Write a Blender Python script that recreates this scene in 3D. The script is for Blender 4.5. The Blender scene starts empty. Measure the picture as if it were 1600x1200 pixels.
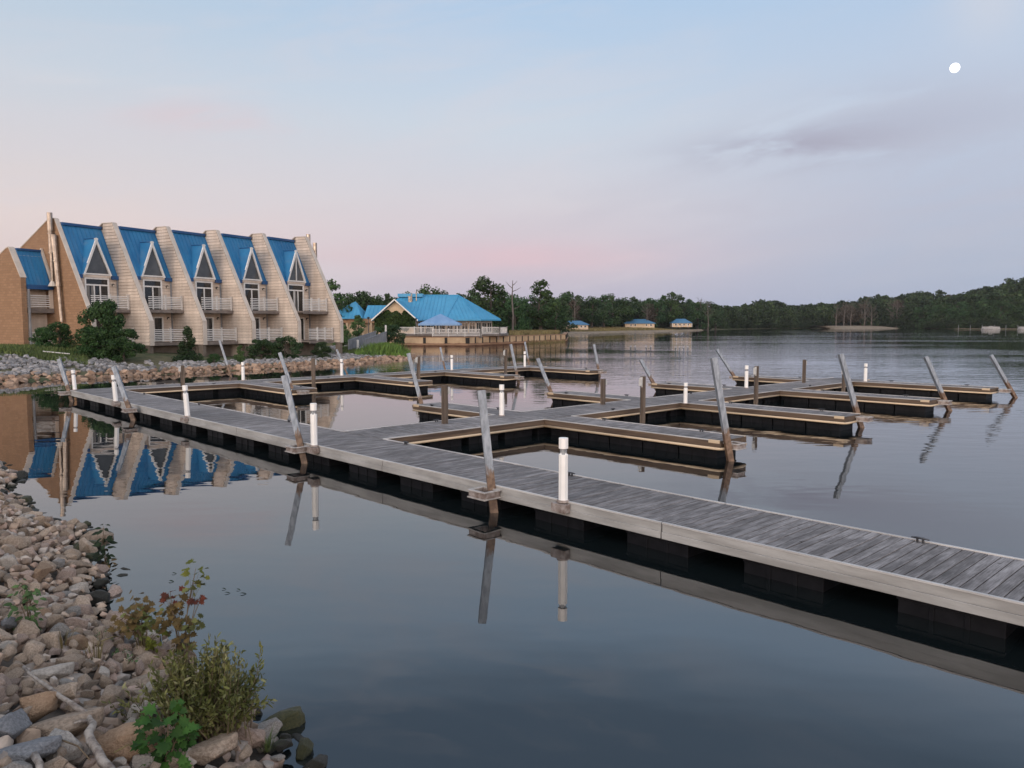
import bpy, bmesh, math, random
import numpy as np
from mathutils import Vector, noise as mnoise
random.seed(7); RNG = np.random.default_rng(11)
sc = bpy.context.scene
COL = sc.collection
R = math.radians

# ------------------------------------------------------------------ survey
# camera constants measured from the photograph; at()/onz() turn a sight line into a point in the place
F, CX, CY, HCAM, HZ = 1212.0, 800.0, 600.0, 3.3, 505.0
PITCH = math.atan((CY - HZ) / F); CP, SP = math.cos(PITCH), math.sin(PITCH)
def ray(u, v):
    x = (u - CX) / F; y = -(v - CY) / F
    return (x, CP + y * SP, -SP + y * CP)
def onz(u, v, z=0.0):
    d = ray(u, v); t = (z - HCAM) / d[2]
    return Vector((d[0] * t, d[1] * t, z))
def at(u, v, Y):
    d = ray(u, v); t = Y / d[1]
    return Vector((d[0] * t, Y, HCAM + d[2] * t))
def proj(p):
    x, y, z = p[0], p[1], p[2] - HCAM
    f = y * CP - z * SP; w = y * SP + z * CP
    return (CX + F * x / f, CY - F * w / f)
AX = R(43.6)
E1 = Vector((-math.sin(AX), math.cos(AX), 0)); E2 = Vector((math.cos(AX), math.sin(AX), 0))
def st(s, t, z=0.0):
    p = E1 * s + E2 * t
    return Vector((p.x, p.y, z))

# ------------------------------------------------------------------ mesh helpers
class MB:
    def __init__(s): s.v = []; s.f = []
    def add(s, vs, fs):
        o = len(s.v); s.v += [tuple(p) for p in vs]; s.f += [tuple(i + o for i in f) for f in fs]; return s
    def poly(s, *pts): return s.add(pts, [tuple(range(len(pts)))])
    def box(s, x0, x1, y0, y1, z0, z1):
        return s.add([(x0,y0,z0),(x1,y0,z0),(x1,y1,z0),(x0,y1,z0),(x0,y0,z1),(x1,y0,z1),(x1,y1,z1),(x0,y1,z1)],
            [(0,3,2,1),(4,5,6,7),(0,1,5,4),(1,2,6,5),(2,3,7,6),(3,0,4,7)])
    def prism(s, prof, x0, x1):              # profile in (y, z), swept along x
        n = len(prof)
        vs = [(x0, y, z) for y, z in prof] + [(x1, y, z) for y, z in prof]
        fs = [tuple(range(n)), tuple(range(2*n-1, n-1, -1))]
        fs += [(i, i + n, (i + 1) % n + n, (i + 1) % n) for i in range(n)]
        return s.add(vs, fs)
    def slab(s, pts, th):                    # flat polygon given thickness downwards
        n = len(pts); lo = [(p[0], p[1], p[2] - th) for p in pts]
        fs = [tuple(range(n)), tuple(range(2*n-1, n-1, -1))] + [(i, i + n, (i+1) % n + n, (i+1) % n) for i in range(n)]
        return s.add(list(pts) + lo, fs)
    def tube(s, pts, rad, n=8, cap=True, rot=0.0):
        pts = [Vector(p) for p in pts]
        if not isinstance(rad, (list, tuple)): rad = [rad] * len(pts)
        o = len(s.v); ref = None
        for i, p in enumerate(pts):
            d = (pts[min(i+1, len(pts)-1)] - pts[max(i-1, 0)]).normalized()
            if ref is None: ref = Vector((1,0,0)) if abs(d.x) < .8 else Vector((0,1,0))
            a = (ref - d * ref.dot(d)).normalized(); b = d.cross(a); ref = a
            for k in range(n):
                q = 2*math.pi*k/n + rot
                s.v.append(tuple(p + (a*math.cos(q) + b*math.sin(q)) * rad[i]))
        for i in range(len(pts)-1):
            for k in range(n):
                s.f.append((o+i*n+k, o+i*n+(k+1)%n, o+(i+1)*n+(k+1)%n, o+(i+1)*n+k))
        if cap:
            s.f.append(tuple(o+k for k in range(n-1,-1,-1))); e = o+(len(pts)-1)*n
            s.f.append(tuple(e+k for k in range(n)))
        return s
    def build(s, name, mat, parent=None, smooth=False, bevel=0.0, loc=None, seg=2, recalc=True):
        me = bpy.data.meshes.new(name); me.from_pydata(s.v, [], s.f)
        if recalc:
            bm = bmesh.new(); bm.from_mesh(me); bmesh.ops.recalc_face_normals(bm, faces=bm.faces); bm.to_mesh(me); bm.free()
        me.materials.append(mat)
        if smooth: me.polygons.foreach_set('use_smooth', [True]*len(me.polygons))
        return link(name, me, parent, bevel, loc, seg)
def link(name, me, parent=None, bevel=0.0, loc=None, seg=2):
    o = bpy.data.objects.new(name, me); COL.objects.link(o)
    if parent: o.parent = parent
    if loc is not None: o.location = loc
    if bevel:
        m = o.modifiers.new('bevel', 'BEVEL'); m.width = bevel; m.segments = seg; m.limit_method = 'ANGLE'
    return o
def tag(o, label=None, cat=None, group=None, kind=None):
    if label: o['label'] = label
    if cat: o['category'] = cat
    if group: o['group'] = group
    if kind: o['kind'] = kind
    return o
def thing(name, label, cat, loc=(0,0,0), rz=0.0, group=None):
    o = bpy.data.objects.new(name, None); COL.objects.link(o)
    o.location = loc; o.rotation_euler = (0,0,rz); o.empty_display_size = .3
    return tag(o, label, cat, group)
def copy_tree(o, parent=None):
    c = o.copy(); COL.objects.link(c)
    if parent: c.parent = parent
    for ch in list(o.children): copy_tree(ch, c)
    return c

# ------------------------------------------------------------------ materials
class NT:
    def __init__(s, nt): s.t = nt
    def n(s, typ, **kw):
        nd = s.t.nodes.new(typ)
        for k, v in kw.items():
            if k.startswith('i_'):
                key = k[2:]; key = int(key) if key.isdigit() else key.replace('_', ' ')
                s.set(nd, key, v)
            else: setattr(nd, k, v)
        return nd
    def set(s, nd, key, v):
        if isinstance(v, tuple) and len(v) == 2 and hasattr(v[0], 'outputs'): s.t.links.new(v[0].outputs[v[1]], nd.inputs[key])
        elif hasattr(v, 'outputs'): s.t.links.new(v.outputs[0], nd.inputs[key])
        else: nd.inputs[key].default_value = v
    def math(s, op, a, b=0.0, c=None, clamp=False):
        nd = s.n('ShaderNodeMath', operation=op, use_clamp=clamp); s.set(nd, 0, a); s.set(nd, 1, b)
        if c is not None: s.set(nd, 2, c)
        return nd
    def mix(s, f, a, b, blend='MIX'):
        nd = s.n('ShaderNodeMix', data_type='RGBA', blend_type=blend)
        s.set(nd, 0, f); s.set(nd, 6, a); s.set(nd, 7, b)
        return (nd, 2)
    def ramp(s, f, stops, interp='LINEAR'):
        nd = s.n('ShaderNodeValToRGB'); cr = nd.color_ramp; cr.interpolation = interp
        while len(cr.elements) < len(stops): cr.elements.new(0.5)
        for e, (p, c) in zip(cr.elements, stops):
            e.position = p; e.color = (c[0], c[1], c[2], 1) if not isinstance(c, (int, float)) else (c, c, c, 1)
        s.set(nd, 0, f); return nd
    def smooth(s, v, a, b, to0=0.0, to1=1.0):
        nd = s.n('ShaderNodeMapRange', interpolation_type='SMOOTHSTEP'); s.set(nd, 0, v)
        for i, q in enumerate((a, b, to0, to1)): s.set(nd, i+1, q)
        return nd
    def noise(s, vec, scale, detail=3.0, rough=.55, dist=0.0):
        nd = s.n('ShaderNodeTexNoise'); s.set(nd, 'Scale', scale); s.set(nd, 'Detail', detail); s.set(nd, 'Roughness', rough); s.set(nd, 'Distortion', dist)
        if vec is not None: s.set(nd, 'Vector', vec)
        return nd
    def mapping(s, vec, scale=(1,1,1), rot=(0,0,0), loc=(0,0,0)):
        nd = s.n('ShaderNodeMapping'); s.set(nd, 'Vector', vec); nd.inputs['Scale'].default_value = scale
        nd.inputs['Rotation'].default_value = rot; nd.inputs['Location'].default_value = loc; return nd
def rgb(c): return (c[0], c[1], c[2], 1.0)
def newmat(name):
    m = bpy.data.materials.new(name); m.use_nodes = True; nt = m.node_tree
    return m, NT(nt), nt.nodes['Principled BSDF']
def mat_var(name, c1, c2, scale=3.0, rough=.7, bump=0.0, bscale=None, metal=0.0, island=0.0, stretch=(1,1,1), spec=.5, detail=5.0, lo=.3, hi=.7, rndobj=0.0):
    """two-tone noise material; island: random value shift per mesh island; rndobj: per object"""
    m, T, b = newmat(name)
    tc = T.n('ShaderNodeTexCoord'); mp = T.mapping((tc, 'Object'), stretch)
    nz = T.noise(mp, scale, detail, .6)
    col = T.mix((T.smooth(nz, lo, hi)), rgb(c1), rgb(c2))
    if island or rndobj:
        hsv = T.n('ShaderNodeHueSaturation')
        if island:
            g = T.n('ShaderNodeNewGeometry'); src = (g, 'Random Per Island'); k = island
        else:
            g = T.n('ShaderNodeObjectInfo'); src = (g, 'Random'); k = rndobj
        T.set(hsv, 'Value', T.math('MULTIPLY_ADD', src, 2*k, 1-k)); T.set(hsv, 'Color', col); col = hsv
    T.set(b, 'Base Color', col); b.inputs['Roughness'].default_value = rough; b.inputs['Metallic'].default_value = metal
    b.inputs['Specular IOR Level'].default_value = spec
    if bump:
        n2 = T.noise(mp, bscale or scale*4, 4.0, .6)
        bp = T.n('ShaderNodeBump'); T.set(bp, 'Height', n2); bp.inputs['Strength'].default_value = 1; bp.inputs['Distance'].default_value = bump
        T.set(b, 'Normal', bp)
    return m
M = {}
def mats():
    M['white'] = mat_var('white_paint', (.62,.61,.60), (.74,.73,.72), 6, .45, .0006, 60)
    M['railing'] = mat_var('railing_paint', (.50,.48,.47), (.62,.60,.58), 2, .55)
    M['cap'] = mat_var('pedestal_white', (.80,.79,.78), (.86,.85,.84), 3, .35, .0003, 80)
    M['grey_lens'] = mat_var('lens_grey', (.20,.21,.23), (.34,.35,.37), 30, .2)
    M['float'] = mat_var('black_float', (.004,.004,.006), (.010,.010,.013), 6, .55, .002, 25, spec=.2)
    M['fascia_grey'] = mat_var('fascia_grey', (.27,.26,.25), (.43,.42,.41), 2.0, .65, .001, 30, stretch=(.5,1,3), island=.06, detail=7)
    M['fascia_brown'] = mat_var('fascia_brown', (.045,.028,.020), (.135,.092,.062), 2.2, .75, .003, 20, stretch=(.2,1,4), island=.15)
    M['trim'] = mat_var('edge_trim', (.40,.385,.38), (.58,.56,.55), 2.5, .55, stretch=(.3,1,1))
    M['cream'] = mat_var('rub_rail', (.46,.345,.23), (.62,.49,.345), 1.6, .5, stretch=(.3,1,1))
    M['rust_metal'] = mat_var('bracket_metal', (.17,.12,.10), (.42,.37,.35), 7, .6, .001, 40, metal=.15)
    M['guide_flange'] = mat_var('guide_flange', (.30,.27,.25), (.50,.47,.455), 7, .6, .001, 40)
    M['curtain'] = mat_var('curtain', (.13,.125,.12), (.24,.23,.22), 5, .9, stretch=(4,1,.3))
    M['cleat'] = mat_var('cleat', (.05,.05,.055), (.10,.10,.11), 9, .4, metal=.6)
    M['post_wood'] = mat_var('post_wood', (.07,.05,.038), (.17,.13,.10), 3, .8, .003, 25, stretch=(3,3,.3), rndobj=.2)
    M['box_grey'] = mat_var('box_grey', (.40,.40,.40), (.55,.55,.54), 4, .5)
    M['brick'] = None
    M['siding'] = mat_var('siding_tan', (.47,.385,.32), (.57,.475,.40), .9, .75, island=.05, stretch=(1,.3,2))
    M['siding_gap'] = mat_var('siding_gap', (.13,.105,.09), (.18,.15,.13), 2, .9)  # backing coloured dark so the gaps between boards read as shadow lines
    M['coping'] = mat_var('coping_beige', (.48,.42,.37), (.58,.52,.465), 1.2, .6)
    M['blue_roof'] = mat_var('blue_roof', (.016,.135,.31), (.026,.18,.38), .8, .38, .0, spec=.5)
    M['blue_roof2'] = mat_var('blue_roof_far', (.045,.27,.48), (.06,.32,.55), .35, .42)
    M['blue_dark'] = mat_var('blue_fascia', (.008,.055,.17), (.012,.075,.21), 1, .4)
    M['glass'] = mat_var('window_glass', (.010,.012,.014), (.022,.024,.026), .6, .06, spec=.6)
    M['glass2'] = mat_var('gable_glass', (.045,.049,.054), (.085,.090,.096), .7, .12, spec=.6)
    M['concrete'] = mat_var('foundation', (.10,.08,.065), (.17,.14,.115), 1.5, .9, .004, 12)
    M['deckwood'] = mat_var('balcony_wood', (.12,.10,.09), (.20,.17,.155), 2, .8)
    M['dark'] = mat_var('dark_void', (.02,.017,.015), (.035,.03,.026), 2, .9)
    M['lamp'] = mat_var('wall_lamp', (.03,.025,.02), (.06,.05,.04), 6, .4)
    M['lampglass'] = mat_var('lamp_glass', (.55,.5,.45), (.65,.6,.55), 6, .3)
    M['pipe'] = mat_var('flue_metal', (.24,.20,.17), (.42,.36,.31), 3, .38, metal=.7)
    M['tanwall'] = mat_var('tan_wall', (.52,.39,.26), (.62,.47,.33), .8, .8)
    M['brownband'] = mat_var('brown_band', (.26,.15,.09), (.34,.20,.12), 1, .8)
    M['gray_wood'] = mat_var('grey_gangway', (.17,.18,.20), (.27,.28,.30), 1.5, .7)
    M['canopy'] = mat_var('canopy_blue', (.14,.26,.46), (.20,.33,.53), .6, .7)
    M['bark'] = mat_var('bark', (.045,.035,.028), (.11,.09,.075), 1.5, .9, stretch=(3,3,.6))
    M['deadbark'] = mat_var('dead_bark', (.07,.058,.052), (.135,.115,.105), 1.5, .9, stretch=(3,3,.6))
    M['soil'] = mat_var('soil', (.05,.042,.035), (.13,.105,.085), 2.5, .95, .03, 9)
    M['grass'] = mat_var('grass_blades', (.045,.078,.017), (.105,.135,.038), 1.0, .8, island=.35)
    M['reed'] = mat_var('reed_blades', (.055,.115,.018), (.12,.20,.035), .5, .8, island=.4)
    M['drygrass'] = mat_var('dry_grass', (.12,.095,.035), (.24,.19,.085), .6, .85, island=.3)
    M['driftwood'] = mat_var('driftwood', (.13,.10,.085), (.38,.33,.29), 14, .9, .010, 40, stretch=(1,1,1), lo=.30, hi=.62)
    M['stem'] = mat_var('stem', (.09,.06,.04), (.19,.14,.085), 12, .8)
    M['boat'] = mat_var('boat_white', (.24,.24,.25), (.34,.335,.34), 1, .5)
    M['sand'] = mat_var('sand', (.17,.13,.09), (.27,.21,.15), .5, .9)
mats()
def foliage(name, c1, c2, scale=.35, island=.45, trans=.25, broad=0.0):
    m, T, b = newmat(name)
    tc = T.n('ShaderNodeTexCoord'); oi = T.n('ShaderNodeObjectInfo'); g = T.n('ShaderNodeNewGeometry')
    nz = T.noise((tc, 'Object'), scale, 3, .6)
    col = T.mix(T.smooth(nz, .35, .65), rgb(c1), rgb(c2))
    if broad: col = T.mix(1.0, col, T.mix(T.smooth(T.noise((tc, 'Object'), broad, 2, .5), .35, .65), (.62,.62,.62,1), (1.5,1.45,1.35,1)), 'MULTIPLY')
    hsv = T.n('ShaderNodeHueSaturation')
    v = T.math('MULTIPLY_ADD', (g, 'Random Per Island'), 2*island, 1-island)
    v2 = T.math('MULTIPLY', v, T.math('MULTIPLY_ADD', (oi, 'Random'), .5, .75))
    T.set(hsv, 'Value', v2); T.set(hsv, 'Color', col)
    T.set(hsv, 'Hue', T.math('MULTIPLY_ADD', (oi, 'Random'), .03, .487))
    T.set(b, 'Base Color', hsv); b.inputs['Roughness'].default_value = .65; b.inputs['Specular IOR Level'].default_value = .25
    tr = T.n('ShaderNodeBsdfTranslucent'); T.set(tr, 'Color', hsv)
    mx = T.n('ShaderNodeMixShader'); mx.inputs[0].default_value = trans
    T.set(mx, 1, b); T.set(mx, 2, tr)
    T.t.links.new(mx.outputs[0], T.t.nodes['Material Output'].inputs[0])
    return m
M['leaf'] = foliage('leaf_green', (.032,.066,.022), (.068,.115,.038))
M['leaf_dark'] = foliage('leaf_dark', (.029,.062,.025), (.056,.098,.038))
M['leaf_wood'] = foliage('leaf_wood', (.028,.056,.027), (.058,.096,.042), .35, .45, .25, .07)
M['leaf_brown'] = foliage('leaf_brown', (.060,.048,.034), (.095,.072,.050))
M['leaf_shrub'] = foliage('leaf_shrub', (.026,.070,.024), (.058,.125,.040), .8)
M['leaf_ivy'] = foliage('leaf_ivy', (.020,.045,.012), (.045,.080,.02), .5)
M['leaf_olive'] = foliage('leaf_olive', (.115,.135,.040), (.21,.215,.075), 4)
M['leaf_olivebright'] = foliage('leaf_pale', (.17,.18,.085), (.27,.25,.13), 4)
M['leaf_lime'] = foliage('leaf_lime', (.030,.085,.016), (.062,.14,.027), 4, .5)
M['leaf_red'] = foliage('leaf_red', (.11,.030,.018), (.18,.06,.03), 6, .4)
M['leaf_rust'] = foliage('leaf_rust', (.10,.062,.026), (.165,.10,.04), 6, .4)
M['leaf_yellowgreen'] = foliage('leaf_yellowgreen', (.12,.14,.022), (.20,.20,.035), 5, .35)
M['leaf_weed'] = foliage('leaf_weed', (.06,.11,.04), (.11,.17,.06), 5, .35)
M['leaf_black'] = foliage('leaf_black', (.015,.025,.012), (.03,.045,.02), 5, .35)
def brick_mat():
    m, T, b = newmat('brick')
    tc = T.n('ShaderNodeTexCoord'); sp = T.n('ShaderNodeSeparateXYZ'); T.set(sp, 0, (tc, 'Object'))
    cb = T.n('ShaderNodeCombineXYZ'); T.set(cb, 0, T.math('ADD', (sp, 'X'), (sp, 'Y'))); T.set(cb, 1, (sp, 'Z'))
    br = T.n('ShaderNodeTexBrick'); T.set(br, 'Vector', cb)
    for k, v in (('Scale', 1.0), ('Brick Width', .42), ('Row Height', .2), ('Mortar Size', .012), ('Color1', (.25,.145,.082,1)), ('Color2', (.31,.185,.108,1)), ('Mortar', (.21,.135,.085,1))): br.inputs[k].default_value = v
    nz = T.noise((tc, 'Object'), .55, 5, .65)
    T.set(b, 'Base Color', T.mix(T.math('MULTIPLY', T.smooth(nz, .45, .75), .45), (br, 'Color'), (.24,.14,.085,1)))
    b.inputs['Roughness'].default_value = .85
    bp = T.n('ShaderNodeBump'); T.set(bp, 'Height', T.math('SUBTRACT', 1.0, (br, 'Fac'))); bp.inputs['Distance'].default_value = .008; T.set(b, 'Normal', bp)
    return m
def siding_mat():
    m, T, b = newmat('siding_tan'); tc = T.n('ShaderNodeTexCoord'); g = T.n('ShaderNodeNewGeometry')
    st_ = T.noise(T.mapping((tc, 'Object'), (1.6, 1.6, .16)), 1.3, 5, .65); gr = T.noise((tc, 'Object'), .45, 4, .6); fn = T.noise(T.mapping((tc, 'Object'), (1, 1, 6)), 3, 4, .6)
    c = T.mix(T.smooth(gr, .3, .7), (.50,.43,.375,1), (.62,.54,.475,1))
    c = T.mix(1.0, c, T.mix(T.smooth(st_, .38, .62), (.88,.86,.84,1), (1.04,1.03,1.02,1)), 'MULTIPLY')
    c = T.mix(1.0, c, T.mix(T.smooth(fn, .3, .7), (.9,.89,.88,1), (1.05,1.05,1.05,1)), 'MULTIPLY')
    hsv = T.n('ShaderNodeHueSaturation'); T.set(hsv, 'Color', c); T.set(hsv, 'Value', T.math('MULTIPLY_ADD', (g, 'Random Per Island'), .18, .91))
    T.set(b, 'Base Color', hsv); b.inputs['Roughness'].default_value = .8; return m
M['siding'] = siding_mat()
def roof_mat(name, c1, c2):
    m, T, b = newmat(name); tc = T.n('ShaderNodeTexCoord')
    st_ = T.noise(T.mapping((tc, 'Object'), (2.2, .5, .25)), 1.6, 5, .65); gr = T.noise((tc, 'Object'), .35, 4, .6)
    c = T.mix(T.smooth(gr, .3, .7), rgb(c1), rgb(c2)); c = T.mix(T.math('MULTIPLY', T.smooth(st_, .5, .75), .22), c, (.20,.26,.32,1))
    T.set(b, 'Base Color', c); T.set(b, 'Roughness', T.smooth(st_, .3, .7, .38, .6)); return m
M['blue_roof'] = roof_mat('blue_roof', (.016,.125,.29), (.028,.18,.37)); M['blue_roof2'] = roof_mat('blue_roof_far', (.045,.25,.44), (.06,.30,.51)); M['cottage_roof'] = roof_mat('cottage_roof', (.04,.13,.25), (.055,.17,.30))
M['brick'] = brick_mat()
def deck_mat():
    m, T, b = newmat('weathered_boards')
    tc = T.n('ShaderNodeTexCoord'); g = T.n('ShaderNodeNewGeometry')
    off = T.n('ShaderNodeCombineXYZ'); T.set(off, 2, T.math('MULTIPLY', (g, 'Random Per Island'), 50.0))
    va = T.n('ShaderNodeVectorMath', operation='ADD'); T.set(va, 0, T.mapping((tc, 'Object'), (38, 1.5, 1))); T.set(va, 1, off)
    grain = T.noise(va, 1.6, 7, .62, .3)
    va2 = T.n('ShaderNodeVectorMath', operation='ADD'); T.set(va2, 0, T.mapping((tc, 'Object'), (5, 1.4, 1))); T.set(va2, 1, off)
    blot = T.noise(va2, 1.3, 5, .65)
    c = T.ramp(grain, [(.25, (.10,.092,.090)), (.5, (.205,.192,.190)), (.75, (.33,.315,.315))])
    c2 = T.mix(T.smooth(blot, .36, .66), (.66,.64,.64,1), (1.22,1.21,1.23,1))
    c3 = T.mix(1.0, c, c2, 'MULTIPLY')
    vk = T.n('ShaderNodeTexVoronoi'); T.set(vk, 'Vector', (tc, 'Object')); vk.inputs['Scale'].default_value = 2.3
    c3 = T.mix(T.smooth((vk, 'Distance'), .035, .075, .8, 0.0), c3, (.045,.038,.034,1))
    big = T.noise((tc, 'Object'), .35, 3, .6)
    c4 = T.mix(1.0, c3, T.mix(T.smooth(big, .35, .65), (.8,.8,.8,1), (1.15,1.15,1.15,1)), 'MULTIPLY')
    hsv = T.n('ShaderNodeHueSaturation'); T.set(hsv, 'Color', c4); T.set(hsv, 'Value', T.math('MULTIPLY_ADD', (g, 'Random Per Island'), .30, .87))
    T.set(b, 'Base Color', hsv); b.inputs['Roughness'].default_value = .72; b.inputs['Specular IOR Level'].default_value = .35
    bp = T.n('ShaderNodeBump'); T.set(bp, 'Height', grain); bp.inputs['Distance'].default_value = .004; T.set(b, 'Normal', bp)
    return m
M['deck'] = deck_mat()
def pile_mat():
    m, T, b = newmat('galvanised_pile')
    tc = T.n('ShaderNodeTexCoord'); sp = T.n('ShaderNodeSeparateXYZ'); T.set(sp, 0, (tc, 'Object'))
    nz = T.noise(T.mapping((tc, 'Object'), (3, 3, .7)), 5, 5, .65)
    nb = T.noise((tc, 'Object'), 9, 4, .6)
    galv = T.mix(T.smooth(nz, .3, .7), (.14,.16,.19,1), (.29,.32,.365,1))
    rust = T.mix(T.smooth(nb, .35, .7), (.085,.045,.025,1), (.20,.125,.08,1))
    h = T.math('ADD', (sp, 'Z'), T.math('MULTIPLY', T.math('SUBTRACT', nz, .5), .7))
    T.set(b, 'Base Color', T.mix(T.smooth(h, .62, .82), rust, galv))
    T.set(b, 'Metallic', T.smooth(h, .62, .82, 0.0, .35)); b.inputs['Roughness'].default_value = .5
    return m
M['pile'] = pile_mat()
ROCKC = {'tan': ((.32,.235,.175), (.53,.41,.315)), 'pinkish': ((.30,.215,.175), (.50,.375,.31)), 'pale': ((.42,.36,.31), (.60,.53,.47)),
         'grey': ((.22,.20,.185), (.40,.37,.345)), 'bluish grey': ((.20,.205,.225), (.34,.345,.365)), 'brown': ((.21,.16,.12), (.37,.285,.22)), 'orange brown': ((.29,.185,.115), (.42,.285,.19)),
         'wet dark': ((.020,.020,.016), (.05,.046,.036)), 'mossy': ((.035,.038,.014), (.085,.08,.03))}
for k, (a, b_) in ROCKC.items():
    M['rock ' + k] = mat_var('rock_' + k.replace(' ', '_'), a, b_, 11, .88 if k not in ('wet dark', 'mossy') else .45, .020, 22, rndobj=.22, detail=9, lo=.3, hi=.68)
M['bankrock1'] = mat_var('bank_rock_tan', (.20,.125,.085), (.36,.25,.18), 1.5, .9, .02, 8, island=.45)
M['bankrock2'] = mat_var('bank_rock_grey', (.16,.155,.16), (.30,.285,.285), 1.5, .9, .02, 8, island=.45)
def water_mat():
    m, T, b = newmat('lake_water')
    g = T.n('ShaderNodeNewGeometry'); sp = T.n('ShaderNodeSeparateXYZ'); T.set(sp, 0, (g, 'Position'))
    b.inputs['Base Color'].default_value = (.006,.009,.010,1); b.inputs['Roughness'].default_value = .0; b.inputs['IOR'].default_value = 2.15
    wide = T.noise(T.mapping((g, 'Position'), (.35, 1, 1)), .06, 2, .5)
    mid = T.noise(T.mapping((g, 'Position'), (.55, 1.2, 1), (0,0,R(12))), .9, 2, .5)
    fine = T.noise(T.mapping((g, 'Position'), (.6, 1.6, 1), (0,0,R(-8))), 2.6, 2, .5)
    far = T.smooth(T.math('MULTIPLY_ADD', (sp, 'X'), 1.5, (sp, 'Y')), 20, 72)
    patch = T.smooth(wide, .38, .62, .25, 1.0)
    a_mid = T.math('MULTIPLY_ADD', T.math('MULTIPLY', far, patch), .036, .0040)
    a_fine = T.math('MULTIPLY_ADD', T.math('MULTIPLY', far, patch), .013, .0003)
    h = T.math('ADD', T.math('MULTIPLY', mid, a_mid), T.math('MULTIPLY', fine, a_fine))
    bp = T.n('ShaderNodeBump'); T.set(bp, 'Height', h); bp.inputs['Distance'].default_value = 1.0; bp.inputs['Strength'].default_value = 1.0
    T.set(b, 'Normal', bp)
    return m
M['water'] = water_mat()

# ------------------------------------------------------------------ world, sun, camera
SUN_AZ, SUN_EL = R(212), R(4)        # behind and left of the viewer, opposite the rising moon
def lin(r, g, b):
    f = lambda c: (c/255/12.92 if c/255 <= .04045 else ((c/255+.055)/1.055)**2.4)
    return (f(r), f(g), f(b))
def world():
    w = bpy.data.worlds.new('World'); sc.world = w; w.use_nodes = True
    nt = w.node_tree; nt.nodes.clear(); T = NT(nt)
    tc = T.n('ShaderNodeTexCoord'); D = (tc, 'Generated')
    sp = T.n('ShaderNodeSeparateXYZ'); T.set(sp, 0, D); z = (sp, 'Z')
    zc = T.math('MAXIMUM', z, 0.0)
    top = [(.455, lin(130,152,178)), (.58, lin(128,148,174)), (.75, lin(178,194,216)), (1, lin(198,208,222))]
    left = T.ramp(zc, [(0, lin(204,190,200)), (.05, lin(222,203,204)), (.12, lin(228,213,212)), (.19, lin(217,212,216)), (.27, lin(203,212,224)), (.38, lin(182,204,225))] + top)
    mid_ = T.ramp(zc, [(0, lin(174,179,203)), (.045, lin(196,188,206)), (.085, lin(216,198,208)), (.15, lin(215,209,217)), (.24, lin(204,214,227)), (.37, lin(178,204,232))] + top)
    right = T.ramp(zc, [(0, lin(160,174,201)), (.06, lin(170,182,207)), (.14, lin(183,191,212)), (.24, lin(194,204,223)), (.37, lin(178,202,230))] + top)
    az = T.n('ShaderNodeMath', operation='ARCTAN2'); T.set(az, 0, (sp, 'X')); T.set(az, 1, (sp, 'Y'))
    el = T.math('ARCSINE', z)
    c = T.mix(T.smooth(az, -.62, .02), left, mid_); c = T.mix(T.smooth(az, -.05, .55), c, right)
    # streaky high cloud
    cv = T.n('ShaderNodeCombineXYZ'); T.set(cv, 0, T.math('MULTIPLY', az, 2.2)); T.set(cv, 1, T.math('MULTIPLY_ADD', el, 11.0, T.math('MULTIPLY', az, -1.4))); cv.inputs[2].default_value = 3.3
    n1 = T.noise(cv, 1.5, 6, .58, .6)
    cv2 = T.n('ShaderNodeCombineXYZ'); T.set(cv2, 0, T.math('MULTIPLY', az, 3.6)); T.set(cv2, 1, T.math('MULTIPLY_ADD', el, 15.0, T.math('MULTIPLY', az, -2.2))); cv2.inputs[2].default_value = 9.1
    n2 = T.noise(cv2, 1.7, 7, .6, .5)
    def bump2(a0, aw, e0, ew):                 # soft elliptical patch of sky (azimuth, elevation)
        a = T.math('DIVIDE', T.math('SUBTRACT', az, a0), aw); e = T.math('DIVIDE', T.math('SUBTRACT', el, e0), ew)
        r2 = T.math('ADD', T.math('MULTIPLY', a, a), T.math('MULTIPLY', e, e))
        return T.math('EXPONENT', T.math('MULTIPLY', r2, -1.0))
    hz = T.math('MULTIPLY', T.smooth(n1, .42, .70), .36)
    hz = T.math('MULTIPLY', hz, T.smooth(az, .05, .35, 1.0, .25)); c = T.mix(hz, c, rgb(lin(216,212,220)))
    pink = T.math('MULTIPLY', bump2(.0, .17, .083, .022), T.smooth(n1, .30, .62))
    c = T.mix(T.math('MULTIPLY', pink, .62, clamp=True), c, rgb(lin(226,188,200)))
    pl = T.math('MULTIPLY', bump2(-.37, .10, .235, .02), T.smooth(n2, .35, .6))
    c = T.mix(T.math('MULTIPLY', pl, .45), c, rgb(lin(226,198,202)))
    wl = T.math('MULTIPLY', bump2(-.50, .12, .262, .008), T.smooth(n1, .35, .6))
    c = T.mix(T.math('MULTIPLY', wl, .4), c, rgb(lin(222,219,224)))
    gc = T.math('MULTIPLY', T.math('ADD', bump2(.335, .11, .205, .020), T.math('MULTIPLY', bump2(.47, .16, .225, .040), .5)), T.smooth(n2, .30, .56))
    c = T.mix(T.math('MULTIPLY', gc, .85, clamp=True), c, rgb(lin(171,170,189)))
    gl = T.math('MULTIPLY', bump2(.45, .5, .12, .08), T.smooth(n2, .35, .7))
    c = T.mix(T.math('MULTIPLY', gl, .35), c, rgb(lin(190,186,202)))
    c = T.mix(T.math('MULTIPLY', bump2(.5375, .045, .3345, .045), .55), c, rgb(lin(214,214,222)))   # thin cloud lit round the moon
    # the bright afterglow behind the viewer, where the sun has just gone
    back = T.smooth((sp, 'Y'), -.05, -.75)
    glowc = T.ramp(zc, [(0, (4.4,2.9,1.95)), (.08, (4.0,3.05,2.45)), (.25, (2.85,2.65,2.58)), (.6, (1.8,1.80,1.86)), (1, (1.05,1.08,1.14))])
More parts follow.
